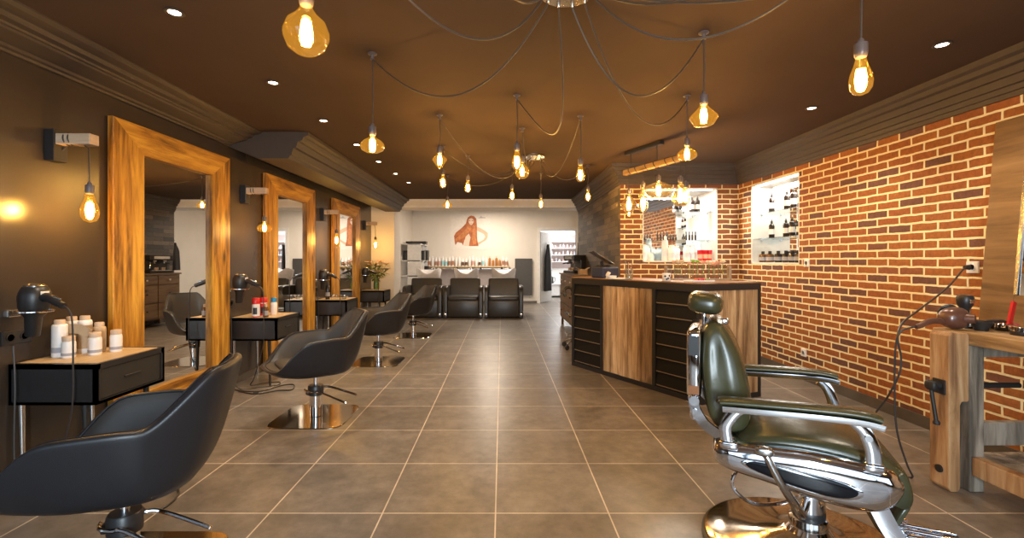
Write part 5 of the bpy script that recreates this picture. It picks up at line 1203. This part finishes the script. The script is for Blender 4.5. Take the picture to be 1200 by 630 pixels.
m = MB(); m.box((-.085,0,.03),(.028,.04,.014),(0,.2,0),.003); m.box((-.103,0,.033),(.012,.044,.006),(0,.2,0)); m.build('blade', M['steel'], t_)
m = MB(); m.box((.01,-.028,.034),(.03,.006,.010),None,.003); m.build('switch', M['steel'], t_)
def tin(loc, lab, r, h):
    t_ = tool('pomade_tin', lab, 'tin', loc); t_['group'] = 'pomade tins on the workbench'
    m = MB(); m.lathe([(r*.95,0),(r,.004),(r,h*.55)], n=28); m.build('tin_body', M['black'], t_, smooth=True)
    m = MB(); m.lathe([(r*1.03,h*.5),(r*1.03,h*.94),(r*.97,h),(r*.85,h*.98)], n=28); m.build('lid', M['chrome'], t_, smooth=True)
tin((2.985,2.745), 'shiny lidded tin next to the red brush on the workbench, farther one', .043, .040)
tin((2.90,2.575), 'shiny lidded round tin nearer the camera at the right photo edge', .050, .045)
t_ = tool('red_brush', 'red plastic brush standing up among the tins at the back of the workbench', 'brush', (3.075,2.79), .3)
m = MB(); m.sweep(spline([(-.03,0,0),(-.015,0,.05),(.005,0,.11),(.025,0,.165)],6), [(-.006,-.017),(.006,-.017),(.008,0),(.006,.017),(-.006,.017)], up=(1,0,0)); m.build('handle', M['red'], t_, smooth=True)
m = MB(); m.sell((.012,0,.02),(.034,.022,.018),.6,.6,n=20,m=10); m.build('brush_head', plain('pink_red',(.60,.10,.12),.35), t_, smooth=True)
# cable loop on the floor by the front styling chair
t_ = thing('floor_cable', 'black cable looped on the floor tiles beside the front styling chair', 'cable', (-1.9, 2.5, .006))
def fl(px, py): Z = EYE*FPX/(py-305); return Vector(((px-588)*Z/FPX+1.9, Z-2.5, 0))
m = MB(); pts = spline([fl(110,583),fl(140,580),fl(163,578),fl(163,590),fl(175,600),fl(195,594),fl(209,580),fl(205,571),fl(185,572),fl(150,580)],8); m.tube(pts, .0055, 8); m.build('cable_run', M['cable'], t_, smooth=True)
m = MB(); m.lathe([(.010,-.02),(.011,0),(.010,.02)], fl(150,580), 12, axis=(1,.3,0)); m.build('cable_joint', M['black'], t_, smooth=True)
t_ = thing('floor_cable', 'black cable coil on the floor beside the second styling chair, near the left wall', 'cable', (-2.2, 4.4, .006))
def fl2(px, py): Z = EYE*FPX/(py-305); return Vector(((px-588)*Z/FPX+2.2, Z-4.4, 0))
m = MB(); pts = spline([fl2(271,447),fl2(273,456),fl2(290,459),fl2(310,458),fl2(330,452),fl2(344,451),fl2(342,457),fl2(325,458),fl2(300,462),fl2(280,459)],8); m.tube(pts, .006, 8); m.build('cable_run', M['cable'], t_, smooth=True)
m = MB(); m.lathe([(.012,-.025),(.013,0),(.012,.025)], fl2(300,461), 12, axis=(1,.3,0)); m.build('cable_joint', M['black'], t_, smooth=True)
